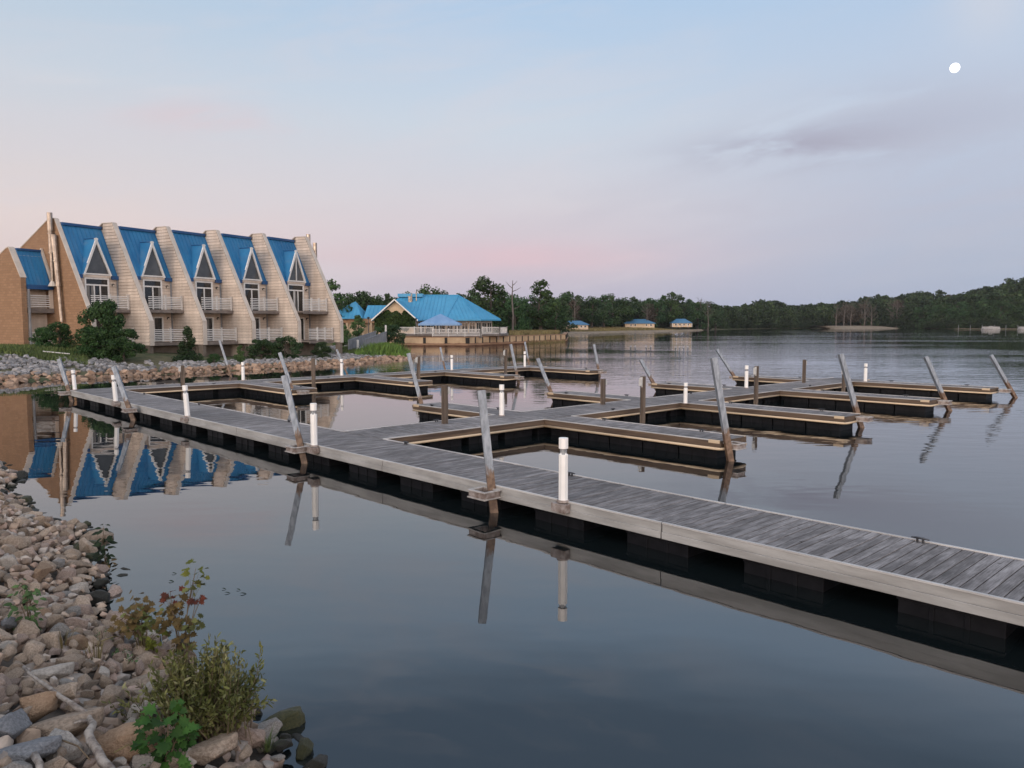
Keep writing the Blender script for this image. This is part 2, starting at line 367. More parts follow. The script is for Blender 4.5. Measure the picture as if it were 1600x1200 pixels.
    c = T.mix(T.math('MULTIPLY', back, .85), c, glowc)
    c = T.mix(T.smooth(z, -.02, .0), (.10,.11,.12,1), c)
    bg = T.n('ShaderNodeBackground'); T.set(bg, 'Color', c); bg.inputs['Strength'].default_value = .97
    sky = T.n('ShaderNodeTexSky', sky_type='NISHITA'); sky.sun_disc = False; sky.sun_elevation = SUN_EL; sky.sun_rotation = SUN_AZ
    bg2 = T.n('ShaderNodeBackground'); T.set(bg2, 'Color', sky); bg2.inputs['Strength'].default_value = .012
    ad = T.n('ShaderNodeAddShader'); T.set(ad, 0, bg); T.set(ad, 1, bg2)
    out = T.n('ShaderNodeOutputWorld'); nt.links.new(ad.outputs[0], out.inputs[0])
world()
sl = bpy.data.lights.new('sun', 'SUN'); sl.energy = .75; sl.angle = R(14); sl.color = (1.0, .80, .62)
so = bpy.data.objects.new('sun', sl); COL.objects.link(so)
sd = Vector((math.sin(SUN_AZ)*math.cos(R(9)), math.cos(SUN_AZ)*math.cos(R(9)), math.sin(R(9))))
so.rotation_euler = sd.to_track_quat('Z', 'Y').to_euler(); so.location = (-20, -30, 30)
cam = bpy.data.cameras.new('camera'); co = bpy.data.objects.new('camera', cam); COL.objects.link(co)
co.location = (0, 0, HCAM); co.rotation_euler = (R(90) - PITCH, 0, 0)
cam.sensor_width = 36; cam.lens = F/1600*36; cam.clip_start = .1; cam.clip_end = 9000
sc.camera = co
sc.view_settings.view_transform = 'Standard'; sc.view_settings.look = 'None'; sc.view_settings.exposure = 0; sc.view_settings.gamma = 1
sc.cycles.max_bounces = 6; sc.cycles.diffuse_bounces = 3; sc.cycles.glossy_bounces = 3; sc.cycles.transparent_max_bounces = 4; sc.cycles.transmission_bounces = 2
sc.cycles.use_denoising = True; sc.cycles.caustics_reflective = False; sc.cycles.caustics_refractive = False

# ------------------------------------------------------------------ moon and water
def moon():
    m, T, b = newmat('moonlight'); e = T.n('ShaderNodeEmission'); e.inputs[0].default_value = (1,.985,.95,1); e.inputs[1].default_value = 2.2
    T.t.links.new(e.outputs[0], T.t.nodes['Material Output'].inputs[0])
    bm = bmesh.new(); bmesh.ops.create_icosphere(bm, subdivisions=4, radius=1)
    me = bpy.data.meshes.new('moon'); bm.to_mesh(me); bm.free(); me.materials.append(m)
    o = link('moon', me); d = Vector(ray(1492, 106)).normalized()
    o.location = Vector((0,0,HCAM)) + d*5000; s = 7.0/F*5000*d.y; o.scale = (s, s, s)
    tag(o, 'bright round white moon high in the dusk sky', 'moon')
moon()
wm = MB(); wm.poly((-3000,-40,0),(3000,-40,0),(3000,3000,0),(-3000,3000,0))
tag(wm.build('water', M['water']), kind='structure')

# ------------------------------------------------------------------ docks
DZ = .46
def ribbed_float(x0, x1, y0, y1):
    b = MB(); b.box(x0, x1, y0, y1, -.16, .215)
    n = 3
    for i in range(1, n):
        x = x0 + (x1-x0)*i/n
        b.box(x-.03, x+.03, y0-.018, y0-.002, -.16, .18); b.box(x-.03, x+.03, y1+.002, y1+.018, -.16, .18)
    b.box(x0-.012, x1+.012, y0-.022, y1+.022, .15, .19)
    return b
def dock(name, label, cat, group, s0, t0, axis, L, W, near, ends, rub=(), fstep=1.95, joints=(), cleats=(), skip=()):
    """axis 1: runs along E1 (local +Y faces the viewer side, lower t); axis 2: runs along E2 (local +Y = E1).
    near: sides (+1/-1) whose fascia is grey; rub: sides with a cream rub rail"""
    d = E1 if axis == 1 else E2
    t = thing(name, label, cat, st(s0, t0), math.atan2(d.y, d.x), group)
    b = MB(); x = 0.0
    while x < L - .05:
        w = min(.138, L - x); j = random.uniform(-.003, .003); e = random.uniform(-.006, .006)
        b.box(x, x + w - .013, -W/2 + .03 + e, W/2 - .03 + e, DZ - .04, DZ + j); x += .141
    b.build('deck_boards', M['deck'], t)
    fr = MB(); fr.box(.02, L-.02, -W/2+.06, W/2-.06, .24, DZ-.045); fr.build('frame', M['dark'], t)
    for sd_ in (1, -1):
        y = sd_*W/2
        segs = [0.0] + [q for q in joints] + [L]
        skips = [q for q in skip if q[0] == sd_]
        pieces = []
        for a, c in zip(segs[:-1], segs[1:]):
            cur = a + (.012 if a else 0)
            for _, k0, k1 in sorted(skips):
                if k1 > cur and k0 < c:
                    if k0 > cur: pieces.append((cur, k0))
                    cur = k1
            if c - cur > .03: pieces.append((cur, c - (.012 if c < L else 0)))
        for a, c in pieces:
            f = MB(); tr = MB(); rr = MB(); yi, yo = y - sd_*.028, y + sd_*.012
            if sd_ in near:
                f.box(a, c, min(yi,yo), max(yi,yo), .338, DZ-.012)
                yo2 = y + sd_*.026; f.box(a, c, min(yi,yo2), max(yi,yo2), .235, .337)
            else: f.box(a, c, min(yi,yo), max(yi,yo), .24, DZ-.012)
            yt = y + sd_*.018; tr.box(a, c, min(y - sd_*.026, yt), max(y - sd_*.026, yt), DZ-.010, DZ+.012)
            f.build('fascia', M['fascia_grey'] if sd_ in near else M['fascia_brown'], t, bevel=.004, seg=1); tr.build('edge_trim', M['trim'], t)
            if sd_ in rub: rr.tube([(a, y+sd_*.03, .265), (c, y+sd_*.03, .265)], .034, 8).build('rub_rail', M['cream'], t, smooth=True)
    for x in ends:
        o = 1 if x > L/2 else -1
        eb = MB(); eb.box(min(x, x+o*.04), max(x, x+o*.04), -W/2-.01, W/2+.01, .24, DZ-.008); eb.build('end_board', M['fascia_brown'], t)
        if rub:
            rr = MB(); yy = W/2+.03
            rr.tube([(x-o*.12, -yy, .265), (x+o*.02, -yy+.02, .265), (x+o*.072, -yy+.12, .265), (x+o*.072, yy-.12, .265), (x+o*.02, yy-.02, .265), (x-o*.12, yy, .265)], .0342, 8)
            rr.build('rub_rail', M['cream'], t, smooth=True)
            for sg in (1, -1):
                cb = MB(); cb.box(min(x-o*.30, x+o*.012), max(x-o*.30, x+o*.012), min(sg*(W/2-.02), sg*(W/2+.022)), max(sg*(W/2-.02), sg*(W/2+.022)), .39, DZ+.016); cb.build('corner_guard', M['cream'], t, bevel=.01)
    x = .35 if fstep > 1.5 else .16
    while x < L - (.9 if fstep > 1.5 else .35):
        ribbed_float(x, x + (1.08 if fstep > 1.5 else min(1.08, L - x - .12)), -W/2 + .14, W/2 - .14).build('float', M['float'], t, bevel=.02); x += fstep
    for cx, sg in cleats:
        c = MB(); y = sg*(W/2 - .10); c.tube([(cx-.11, y, DZ+.055), (cx-.04, y, DZ+.06), (cx+.04, y, DZ+.06), (cx+.11, y, DZ+.055)], [.010,.016,.016,.010], 6)
        c.box(cx-.045, cx-.025, y-.018, y+.018, DZ-.004, DZ+.055); c.box(cx+.025, cx+.045, y-.018, y+.018, DZ-.004, DZ+.055); c.build('cleat', M['cleat'], t)
    return t
def guide(parent, x, y, dx, dy, inward):
    """square steel hoop bolted to the dock round a pile; inward = local direction back to the dock"""
    fl_ = MB(); wb = MB()
    def ring(m, z0, z1, w, o):
        X, Y_ = dx + o, dy + o
        m.box(x-X, x+X, y-Y_, y-Y_+w, z0, z1); m.box(x-X, x+X, y+Y_-w, y+Y_, z0, z1); m.box(x-X, x-X+w, y-Y_+w, y+Y_-w, z0, z1); m.box(x+X-w, x+X, y-Y_+w, y+Y_-w, z0, z1)
    ring(fl_, .395, .418, .062, .012); ring(fl_, .272, .295, .062, .012); ring(wb, .2955, .3945, .03, -.012)
    g_ = fl_.build('pile_guide', M['guide_flange'], parent, bevel=.004, seg=1); wb.build('guide_web', M['rust_metal'], g_)
    return g_
D0S, D0L, D0T = -6.0, 43.0, 9.9
W0 = 1.70
main = dock('floating_dock', 'long grey plank floating dock running from the right foreground back to the far left', 'dock', None, D0S, D0T, 1, D0L, W0, (1,), (D0L,),
    joints=[5.4, 12.4, 19.4, 26.4, 33.4, 40.4], cleats=[(9.5,-1), (15.6,-1), (20.8,-1), (26.5,-1), (33,-1), (38.5,-1)], skip=((-1, 21.87, 23.73), (-1, 41.5, 43.1)))
W1 = dock('floating_dock', 'walkway dock branching off the long front dock with finger docks on both its sides', 'dock', None, 16.8, 10.77, 2, 29.3, 1.85, (), (29.3,), rub=(1,-1), fstep=1.35, joints=[7.0, 14.2, 21.3],
    cleats=[(3,1), (9,-1), (16,1), (23,-1)], skip=[(-1,5.68,6.88), (-1,12.68,13.88), (-1,19.98,21.18), (-1,27.4,28.6), (1,5.38,6.58), (1,12.18,13.38), (1,19.28,20.48), (1,26.58,27.78)])
W2 = dock('floating_dock', 'rearmost walkway dock along the rocky hotel bank with four finger docks', 'dock', None, 36.3, 10.77, 2, 26.2, 1.6, (), (26.2,), rub=(1,-1), fstep=1.35, joints=[7.0, 13.5, 20.2],
    cleats=[(4,-1), (10,-1), (17,-1)], skip=[(-1,5.18,6.38), (-1,11.53,12.73), (-1,17.58,18.78), (-1,24.6,25.8)])
FW = 1.18; FG = 'finger docks of the marina'
fingers = {}
RT = [17.04, 24.04, 31.34, 38.76]; LT = [16.74, 23.54, 30.64, 37.94]; WT = [16.54, 22.9, 28.95, 35.96]
RL = ['nearest right-hand finger dock with cream rub rail, ending at a tall grey pile', 'second finger dock on the right side of the branching walkway', 'third finger dock on the right side of the branching walkway', 'farthest finger dock at the right, ending at the pile nearest the right picture edge']
LL = ['nearest left-hand finger dock of the branching walkway, in front of the pink water', 'second finger dock on the left side of the branching walkway', 'third finger dock on the left side of the branching walkway', 'farthest finger dock on the left side of the branching walkway, with the most slanted pile']
WL = ['nearest finger dock of the rear walkway, at the left behind the front dock', 'second finger dock of the rear walkway from the left', 'third finger dock of the rear walkway from the left', 'farthest finger dock of the rear walkway, jutting toward open water']
for i in range(4):
    fingers['R', i] = dock('finger_dock', RL[i], 'finger dock', FG, 10.0, RT[i], 1, 5.86, FW, (), (0.0,), rub=(1,-1), fstep=1.13, cleats=[(1.2,-1), (4.5,-1)])
    fingers['L', i] = dock('finger_dock', LL[i], 'finger dock', FG, 17.745, LT[i], 1, 4.2, FW, (), (4.2,), rub=(1,-1), fstep=1.13, cleats=[(1.0,-1), (3.3,1)])
    fingers['W', i] = dock('finger_dock', WL[i], 'finger dock', FG, 30.4, WT[i], 1, 5.08, FW, (), (0.0,), rub=(1,-1), fstep=1.13, cleats=[(1.2,-1)])

# piles: (sight line to where it passes the deck level, sight line to its top, half width)
PG = 'leaning steel mooring piles'
def pile(dp, tp, label, zd=.40, r=.098, low=-.8):
    b = onz(dp[0], dp[1], zd); tpt = at(tp[0], tp[1], b.y + .25)
    d = (tpt - b); base = b + d*((low - b.z)/d.z); org = b + d*((0 - b.z)/d.z)
    m = MB(); p0, p1 = base - org, tpt - org
    m.tube([p0, p1 - d.normalized()*.004], r, 4, rot=R(52))
    m.tube([p1 - d.normalized()*.004, p1], [r*.80, r*.80], 4, rot=R(52))
    o = m.build('mooring_pile', M['pile'], bevel=.012, loc=org)
    tag(o, label, 'pile', PG); return b
def local(p, s0, t0, axis):
    q = p - st(s0, t0, p.z); d = E1 if axis == 1 else E2; n = Vector((-d.y, d.x, 0))
    return q.dot(d), q.dot(n)
for dp, tp, lb in (((768,764), (752,610), 'tall leaning grey pile with rusty foot, left of the nearest white pedestal'),
                   ((470,697), (444,587), 'leaning grey pile at the front dock beside the second white pedestal'),
                   ((202,638), (178,573), 'leaning grey pile at the front dock near its far left end'),
                   ((108,612), (92,561), 'thin leaning pile at the far left corner of the front dock')):
    b = pile(dp, tp, lb); x, y = local(b, D0S, D0T, 1)
    guide(main, x, max(y, W0/2+.22), .22, .19, None)
for i, (dp, tp, lb) in enumerate((((1137,694), (1115,559), 'tall leaning grey pile at the end of the nearest right-hand finger dock'), ((1340,648), (1313,553), 'leaning grey pile at the end of the second right-hand finger dock'),
                   ((1476,625), (1446,557), 'leaning grey pile at the end of the third right-hand finger dock'), ((1578,607), (1548,555), 'leaning grey pile at the end of the farthest right-hand finger dock'))):
    b = pile(dp, tp, lb); x, y = local(b, 10.0, RT[i], 1); guide(fingers['R', i], min(x, -.25), max(-.3, min(.3, y)), .19, .20, None)
for i, (dp, tp, lb) in enumerate((((659,633), (638,552), 'leaning grey pile at the end of the nearest left-hand finger dock, before pink water'), ((861,613), (840,560), 'leaning pile at the end of the second left-hand finger dock'),
                   ((1021,599), (1001,562), 'slanting pile at the end of the third left-hand finger dock'), ((1147,588), (1120,546), 'most slanted pile, at the end of the farthest left-hand finger dock'))):
    b = pile(dp, tp, lb); x, y = local(b, 17.745, LT[i], 1); guide(fingers['L', i], max(x, 4.45), max(-.3, min(.3, y)), .19, .20, None)
for i, dp, tp, lb in ((0, (457,609), (437,551), 'leaning pile at the end of the leftmost rear finger dock, overlapping a nearer pile'), (2, (808,587), (798,538), 'leaning pile at the end of the third rear finger dock'), (3, (935,578), (928,538), 'nearly upright pile at the end of the farthest rear finger dock')):
    b = pile(dp, tp, lb); x, y = local(b, 30.4, WT[i], 1); guide(fingers['W', i], min(x, -.25), max(-.3, min(.3, y)), .19, .20, None)
for dp, tp, lb, zz in (((361,588), (343,532), 'leaning pile standing in the water before the rocks, left of the small rear pedestal', .0), ((541,581), (526,546), 'short leaning pile behind the rear walkway, beside its second pedestal', .2),
                   ((695,576), (688,543), 'thin leaning pile behind the rear walkway, left of its third pedestal', .2), ((827,572), (820,534), 'thin leaning pile behind the rear walkway, next to its last pedestal', .2)):
    pile(dp, tp, lb, zz, .085)

# white light pedestals
def pedestal():
    t = thing('dock_pedestal', 'x', 'pedestal')
    def octo(r0, r1, z0, z1): return MB().tube([(0,0,z0), (0,0,z1)], [r0, r1], 8, rot=R(22.5))
    octo(.080, .078, 0, .70).build('column', M['cap'], t, bevel=.004)
    octo(.060, .060, .70, .785).build('lens', M['grey_lens'], t)
    p = MB().tube([(0,0,.70), (0,0,.78)], [.076, .02], 4, rot=R(45)); p.build('reflector', M['cap'], t)
    octo(.080, .080, .785, .945).build('cap', M['cap'], t, bevel=.006)
    octo(.105, .105, -.02, .015).build('base_plate', M['rust_metal'], t)
    return t
PB = 'white light pedestals on the docks'
peds = [((880,782), 684, 'nearest white octagonal pedestal on the front dock edge'), ((491,696), 630, 'second white pedestal on the front dock, beside a leaning pile'), ((293,650), 602, 'third white pedestal along the front dock'),
        ((181,627), 586, 'fourth white pedestal on the front dock, beside the far leaning pile'), ((117,609), 578, 'white pedestal at the far left corner of the front dock'), ((784,649), 601, 'white pedestal where the nearest left-hand finger meets the branching walkway'),
        ((1071,630), 598, 'short cream pedestal where the second right-hand finger dock begins'), ((1166,606), 571, 'white pedestal with dark spot on its head, on the branching walkway'), ((1352,596), 568, 'white pedestal at the far end of the branching walkway'),
        ((380,594), 566, 'leftmost white pedestal on the rear walkway'), ((534,587), 561, 'second white pedestal on the rear walkway'), ((706,578), 555, 'third white pedestal on the rear walkway'), ((820,573), 549, 'last white pedestal on the rear walkway')]
p0 = pedestal(); first = True
for (u, v), vt, lb in peds:
    o = p0 if first else copy_tree(p0); first = False
    o.location = onz(u, v, DZ + .014); h = at(u, vt, o.location.y).z - DZ - .014; o.scale = (1, 1, h/.945)
    if h < .8: o.scale = (.9, .9, h/.945)
    tag(o, lb, 'pedestal', PB)
    rx = 0
    if u < 320: o.rotation_euler = (0, R(-3.0), R(10))
    else: o.rotation_euler = (0, 0, R(random.uniform(-8, 8)))
    if u in (880, 491, 293, 181, 117):   # stands on a small bracket outside the fascia
        x, y = local(o.location, D0S, D0T, 1); br = MB(); br.box(x-.15, x+.15, W0/2+.028, max(y+.11, W0/2+.16), .30, DZ-.02); br.build('pedestal_bracket', M['rust_metal'], main, bevel=.006)

# brown service posts with small meter boxes
SG = 'brown service posts along the walkways'
def service_post():
    t = thing('service_post', 'x', 'post')
    b = MB(); b.box(-.075,.075,-.06,.06,-.35,1.0); b.build('post', M['post_wood'], t, bevel=.008)
    b = MB(); b.box(-.085,-.078,-.045,.045,.72,.98); b.box(-.16,-.085,-.05,.05,.76,.95); b.build('meter_box', M['box_grey'], t, bevel=.006)
    c = MB(); c.tube([(-.09,.02,.76), (-.10,.02,.45), (-.085,.02,.0)], .011, 6); c.build('cable', M['cleat'], t)
    return t
sp0 = service_post(); first = True
for u, vb, vt, zz, lb in ((1004,648,588,.30,'brown post on the branching walkway between the first and second right-hand fingers'), (1181,626,572,.30,'brown post on the branching walkway between the second and third right-hand fingers'),
        (1318,607,577,.30,'brown post on the branching walkway half hidden behind a leaning pile'), (695,662,602,.46,'brown post with pale box head near the start of the branching walkway'), (942,632,592,.46,'brown post on the far side of the branching walkway, left of the middle'),
        (1256,598,562,.46,'thin brown post on the far side of the walkway toward its outer end'), (286,609,571,.3,'thin grey brown post at the left start of the rear walkway'), (490,602,560,.25,'brown post on the rear walkway between its first and second pedestals'),
        (654,595,557,.3,'brown post on the rear walkway behind the nearest left-hand pile'), (790,582,546,.3,'brown post on the rear walkway left of two thin piles')):
    o = sp0 if first else copy_tree(sp0); first = False
    o.location = onz(u, vb, zz); h = at(u, vt, o.location.y).z - zz; o.scale = (1, 1, h); o.rotation_euler = (0, 0, AX + (0 if zz == .30 else math.pi))
    tag(o, lb, 'post', SG)

# ------------------------------------------------------------------ land
def seg_dist(px, py, line):
    """distance from points to a polyline"""
    d = np.full(px.shape, 1e9)
    for (ax, ay), (bx, by) in zip(line[:-1], line[1:]):
        vx, vy = bx-ax, by-ay; L2 = vx*vx+vy*vy
        t = np.clip(((px-ax)*vx+(py-ay)*vy)/L2, 0, 1)
        d = np.minimum(d, np.hypot(px-ax-t*vx, py-ay-t*vy))
    return d
def inside(px, py, poly):
    r = np.zeros(px.shape, bool); n = len(poly)
    for i in range(n):
        (x0, y0), (x1, y1) = poly[i], poly[(i+1) % n]
        c = ((y0 > py) != (y1 > py)) & (px < (x1-x0)*(py-y0)/((y1-y0) if y1 != y0 else 1e-9)+x0)
        r ^= c
    return r
def grid_land(name, mat, xs, ys, hfun):
    X, Y = np.meshgrid(xs, ys); Z = hfun(X, Y)
    nx, ny = len(xs), len(ys)
    me = bpy.data.meshes.new(name); i = np.arange(nx*ny).reshape(ny, nx)
    f = np.stack([i[:-1,:-1], i[:-1,1:], i[1:,1:], i[1:,:-1]], -1).reshape(-1, 4)
    keep = (Z.ravel()[f] > -.75).any(1); f = f[keep]
    me.from_pydata(np.stack([X, Y, Z], -1).reshape(-1, 3).tolist(), [], f.tolist())
    me.polygons.foreach_set('use_smooth', [True]*len(me.polygons)); me.materials.append(mat)
    return tag(link(name, me), kind='structure')
def land_mat():
    m, T, b = newmat('bank_ground')
    g = T.n('ShaderNodeNewGeometry')
    n1 = T.noise((g, 'Position'), .18, 4, .6); n2 = T.noise((g, 'Position'), 2.2, 5, .65)
    gr = T.mix(T.smooth(n2, .3, .7), (.030,.045,.014,1), (.075,.085,.032,1))
    so_ = T.mix(T.smooth(n2, .3, .7), (.085,.075,.038,1), (.15,.13,.065,1))
    T.set(b, 'Base Color', T.mix(T.smooth(n1, .42, .58), so_, gr)); b.inputs['Roughness'].default_value = .95
    bp = T.n('ShaderNodeBump'); T.set(bp, 'Height', n2); bp.inputs['Distance'].default_value = .08; T.set(b, 'Normal', bp)
    return m
M['land'] = land_mat()
P2 = lambda u, v: tuple(onz(u, v, 0).xy)
# hotel bank and restaurant point: one piece of land on the left
SHORE_A = [(-95, 30), (-60, 39)] + [P2(*q) for q in ((0,600), (60,596), (150,591), (240,587), (300,583), (400,578), (480,573.5), (560,568.5), (610,564.5), (636,561), (645,557), (634,551), (612,546), (600,544))]
WALL = [P2(606,541.5), P2(630,541), P2(731,541.5), P2(884,534.3), P2(887,529)]
POLY_A = SHORE_A + WALL + [P2(886,524), (30,420), (-400,420), (-400,30)]
def hA(X, Y):
    ins = inside(X, Y, POLY_A); ds = seg_dist(X, Y, SHORE_A); dw = seg_dist(X, Y, WALL); dl = seg_dist(X, Y, [WALL[-1], P2(886,524), (30,420)])
    lf = np.clip((-25 - X)/9, 0, 1)                     # the bank is higher at the left
    h = np.minimum(ds*.13, .22 + .40*lf) + np.clip(ds-3, 0, 9)*(.012 + .075*lf) + np.clip(ds-22, 0, 30)*.03
    far = dw < ds
    h = np.where(far, np.where(dw < 1.6, -1.0, 1.16 + .008*dw), np.where(dw < 30, np.minimum(np.maximum(h, (ds-3)*.05), 1.2), h))
    h = np.minimum(h, .25 + dl*.25)
    d = np.minimum(np.minimum(ds, dw), dl)
    return np.where(ins, h, -.35*d - .02)
AXS = np.concatenate([np.arange(-400, -100, 12.0), np.arange(-100, -62, 2.0), np.arange(-62, 14, .5), np.arange(14, 60, 4.0)])
AYS = np.concatenate([np.arange(28, 100, .5), np.arange(100, 180, 1.0), np.arange(180, 430, 6.0)])
grid_land('hotel_bank', M['land'], AXS, AYS, hA)
def hA1(x, y): return float(hA(np.array([[x]]), np.array([[y]]))[0, 0])
# far shore
SHORE_B = [P2(*q) for q in ((884,521.5), (930,521), (985,519.2), (1050,518.2), (1100,516.2), (1140,514.6), (1230,513.2), (1284,513.0))] + [P2(1290,513.6), P2(1340,513.2), P2(1420,513.0), P2(1440,513.6), P2(1490,514.2), P2(1600,514.6), P2(1700,515), (520,300), (900,250)]
POLY_B = [(20,200)] + SHORE_B + [(2600,250), (2600,2600), (-1500,2600), (-1500,415), (10,415)]
def hB(X, Y):
    ins = inside(X, Y, POLY_B); d = seg_dist(X, Y, SHORE_B)
    h = np.minimum(d*.10, .9) + np.clip(d-9, 0, 60)*.03
    hill = np.clip((X/np.maximum(Y,1)-.36)/.30, 0, 1.3)
    h = h + hill*np.clip(d-12, 0, 120)*.17
    return np.where(ins, h, -.3*d - .03)
grid_land('far_shore', M['land'], np.concatenate([np.arange(-1500, -40, 60.0), np.arange(-40, 420, 5.0), np.arange(420, 2600, 60.0)]), np.concatenate([np.arange(190, 620, 5.0), np.arange(620, 2600, 90.0)]), hB)
def hB1(x, y): return float(hB(np.array([[x]]), np.array([[y]]))[0, 0])
# near bank the viewer stands on
W_A = P2(476,1200); W_B = P2(0,738)
wd = Vector((W_B[0]-W_A[0], W_B[1]-W_A[1], 0)).normalized(); wn = Vector((-wd.y, wd.x, 0))
if wn.x > 0: wn = -wn
def bank_n(x, y):                        # distance inland from the near waterline
    q = Vector((x-W_A[0], y-W_A[1], 0)); a = q.dot(wd)
    wob = .20*math.sin(a*.9+.6) + .10*math.sin(a*2.3+1.0) - .14*max(0.0, min(1.0, (4.5-a)/3))
    return q.dot(wn) + wob, a
def bank_z(x, y):
    n, a = bank_n(x, y)
    z = n*.40 if n < 3.2 else 1.28 + (n-3.2)*.10
    return max(-.7, min(z, 1.75))
nb = MB(); k = 0; xs_ = np.arange(-30, 8.01, .4); ys_ = np.arange(-8, 42, .4)
grid_land('near_bank', M['soil'], xs_, ys_, lambda X, Y: np.vectorize(bank_z)(X, Y) - .10)
def hit_bank(u, v, lift=0.0):
    d = ray(u, v); t = 1.0
    while t < 60:
        x, y, z = d[0]*t, d[1]*t, HCAM + d[2]*t
        if z <= bank_z(x, y) + lift: break
        t += .02
    return Vector((x, y, z))

# ------------------------------------------------------------------ leaves and trees
def leaf_mesh(name, C, N, S, mat, asp=.62, leaf=None, jitter=.6):
    """many small leaf faces; C centres, N facing, S sizes (numpy)"""
    n = len(C); N = N + RNG.normal(0, jitter, (n,3)); N /= np.linalg.norm(N, axis=1, keepdims=True) + 1e-9
    A = RNG.normal(0, 1, (n,3)); A -= N*(A*N).sum(1, keepdims=True); A /= np.linalg.norm(A, axis=1, keepdims=True) + 1e-9
    B = np.cross(N, A); S = S[:, None]
    if leaf is None: leaf = [(-.5,-.1), (-.1,-.5*asp*1.4), (.5,.05), (.05,.5*asp*1.4)]
    V = np.stack([C + A*S*x + B*S*y + N*S*(.12 if i % 2 else -.05) for i, (x, y) in enumerate(leaf)], 1).reshape(-1, 3)
    k = len(leaf); me = bpy.data.meshes.new(name)
    me.from_pydata(V.tolist(), [], np.arange(n*k).reshape(n, k).tolist()); me.materials.append(mat)
    return me
def blob_cloud(blobs, per, size, flat=.85, seed=0):
    """blobs: (x,y,z,r). returns centres, normals, sizes of leaf clumps filling an uneven crown"""
    C = []; Nn = []; S = []
    for x, y, z, r in blobs:
        k = max(8, int(per*(r**2)))
        d = RNG.normal(0, 1, (k,3)); d /= np.linalg.norm(d, axis=1, keepdims=True)
        rad = r*(.45 + .6*RNG.random((k,1))**.6)
        p = d*rad*np.array([1, 1, flat]) + np.array([x, y, z])
        C.append(p); Nn.append(d + np.array([0,0,.35])); S.append(size*(.6 + .8*RNG.random(k)))
    return np.concatenate(C), np.concatenate(Nn), np.concatenate(S)
def crown_blobs(kind, H, rnd):
    bl = []
    if kind == 'broad':
        for i in range(34):
            a = rnd.uniform(0, 6.283); t = rnd.random(); z = H*(.24 + .68*t)
            R_ = H*.36*math.sin(math.pi*(.16 + .80*t))**.7; q = R_*math.sqrt(rnd.uniform(.1, 1))
            bl.append((q*math.cos(a), q*math.sin(a), z, H*rnd.uniform(.075, .145)))
    elif kind == 'tall':
        for i in range(32):
            a = rnd.uniform(0, 6.283); t = rnd.random(); z = H*(.18 + .76*t)
            R_ = H*.25*math.sin(math.pi*(.2 + .78*t))**.8; q = R_*math.sqrt(rnd.uniform(.05, 1))
            bl.append((q*math.cos(a), q*math.sin(a), z, H*rnd.uniform(.06, .12)*(1.1 - .35*t)))
        bl.append((0, 0, H*.95, H*.05))
    elif kind == 'low':
        for i in range(36):
            a = rnd.uniform(0, 6.283); t = rnd.random(); z = H*(.08 + .82*t)
            R_ = H*.42*math.sin(math.pi*(.25 + .70*t))**.6; q = R_*math.sqrt(rnd.uniform(.1, 1))
            bl.append((q*math.cos(a), q*math.sin(a), z, H*rnd.uniform(.08, .15)))
    return bl
def branch_mesh(H, rnd, mat, r0=.028, n=9, top=.8, spread=.32, twigs=2, name='trunk', start=.25):
    b = MB(); pts = []; x = y = 0
    for i in range(6):
        t = i/5; pts.append((x, y, H*top*t)); x += rnd.uniform(-.02,.02)*H; y += rnd.uniform(-.02,.02)*H
    b.tube(pts, [H*r0*(1.15 - t*.95) for t in (0,.2,.4,.6,.8,1)], 6)
    for i in range(n):
        t = start + (.95-start)*i/n + rnd.uniform(0, .05); k = min(4, int(t*5)); f = t*5-k
        p = Vector(pts[k]).lerp(Vector(pts[k+1]), f); a = i*2.4 + rnd.uniform(-.5,.5)
        L = H*spread*(1.1 - t*.65)*rnd.uniform(.7, 1.1); up = rnd.uniform(.45, .95)
        d = Vector((math.cos(a), math.sin(a), up)).normalized(); q = p + d*L*.5; e = q + (d + Vector((0,0,.35))).normalized()*L*.5
        b.tube([p, q, e], [H*r0*.42*(1.1-t*.7), H*r0*.24*(1.1-t*.7), H*r0*.08], 5, cap=False)
        for w in range(twigs):
            d2 = (d + Vector((rnd.uniform(-.8,.8), rnd.uniform(-.8,.8), rnd.uniform(.1,.7)))).normalized(); o = p.lerp(e, rnd.uniform(.35,.9))
            m2 = o + d2*L*.3; b.tube([o, m2, m2 + (d2 + Vector((0,0,.3)))*L*.18], [H*r0*.13, H*r0*.08, H*r0*.04], 4, cap=False)
    me_o = b.build(name, mat); me = me_o.data; bpy.data.objects.remove(me_o); return me
PROTO = {}
def proto(kind, i, per=1.0, H=10.0, lsize=.42, mat='leaf_dark'):
    key = (kind, i, mat)
    if key not in PROTO:
        rnd = random.Random(100 + i*7 + len(kind))
        C, Nn, S = blob_cloud(crown_blobs(kind, H, rnd), 62*per, lsize)
        PROTO[key] = (leaf_mesh('crown', C, Nn, S, M[mat]), branch_mesh(H, rnd, M['bark'], top=.82))
    return PROTO[key]
def dead_proto(i, mat='deadbark', leafy=False):
    key = ('dead', i, mat)
    if key not in PROTO:
        rnd = random.Random(300 + i)
        PROTO[key] = (None, branch_mesh(10.0, rnd, M[mat], r0=.022, n=15, top=.93, spread=.34, twigs=5, start=.35))
    return PROTO[key]
TREES = []
def tree(name, label, cat, group, loc, H, kind, i, mat='leaf_dark', wide=1.0, rot=None, crown='crown'):
    t = thing(name, label, cat, loc, random.uniform(0, 6.28) if rot is None else rot, group)
    cr, tr = dead_proto(i) if kind == 'dead' else proto(kind, i, mat=mat)
    s = H/10.0; t.scale = (s*wide, s*wide, s)
    o = link('trunk', tr, t)
    if cr: o = link('crown', cr, t)
    return t
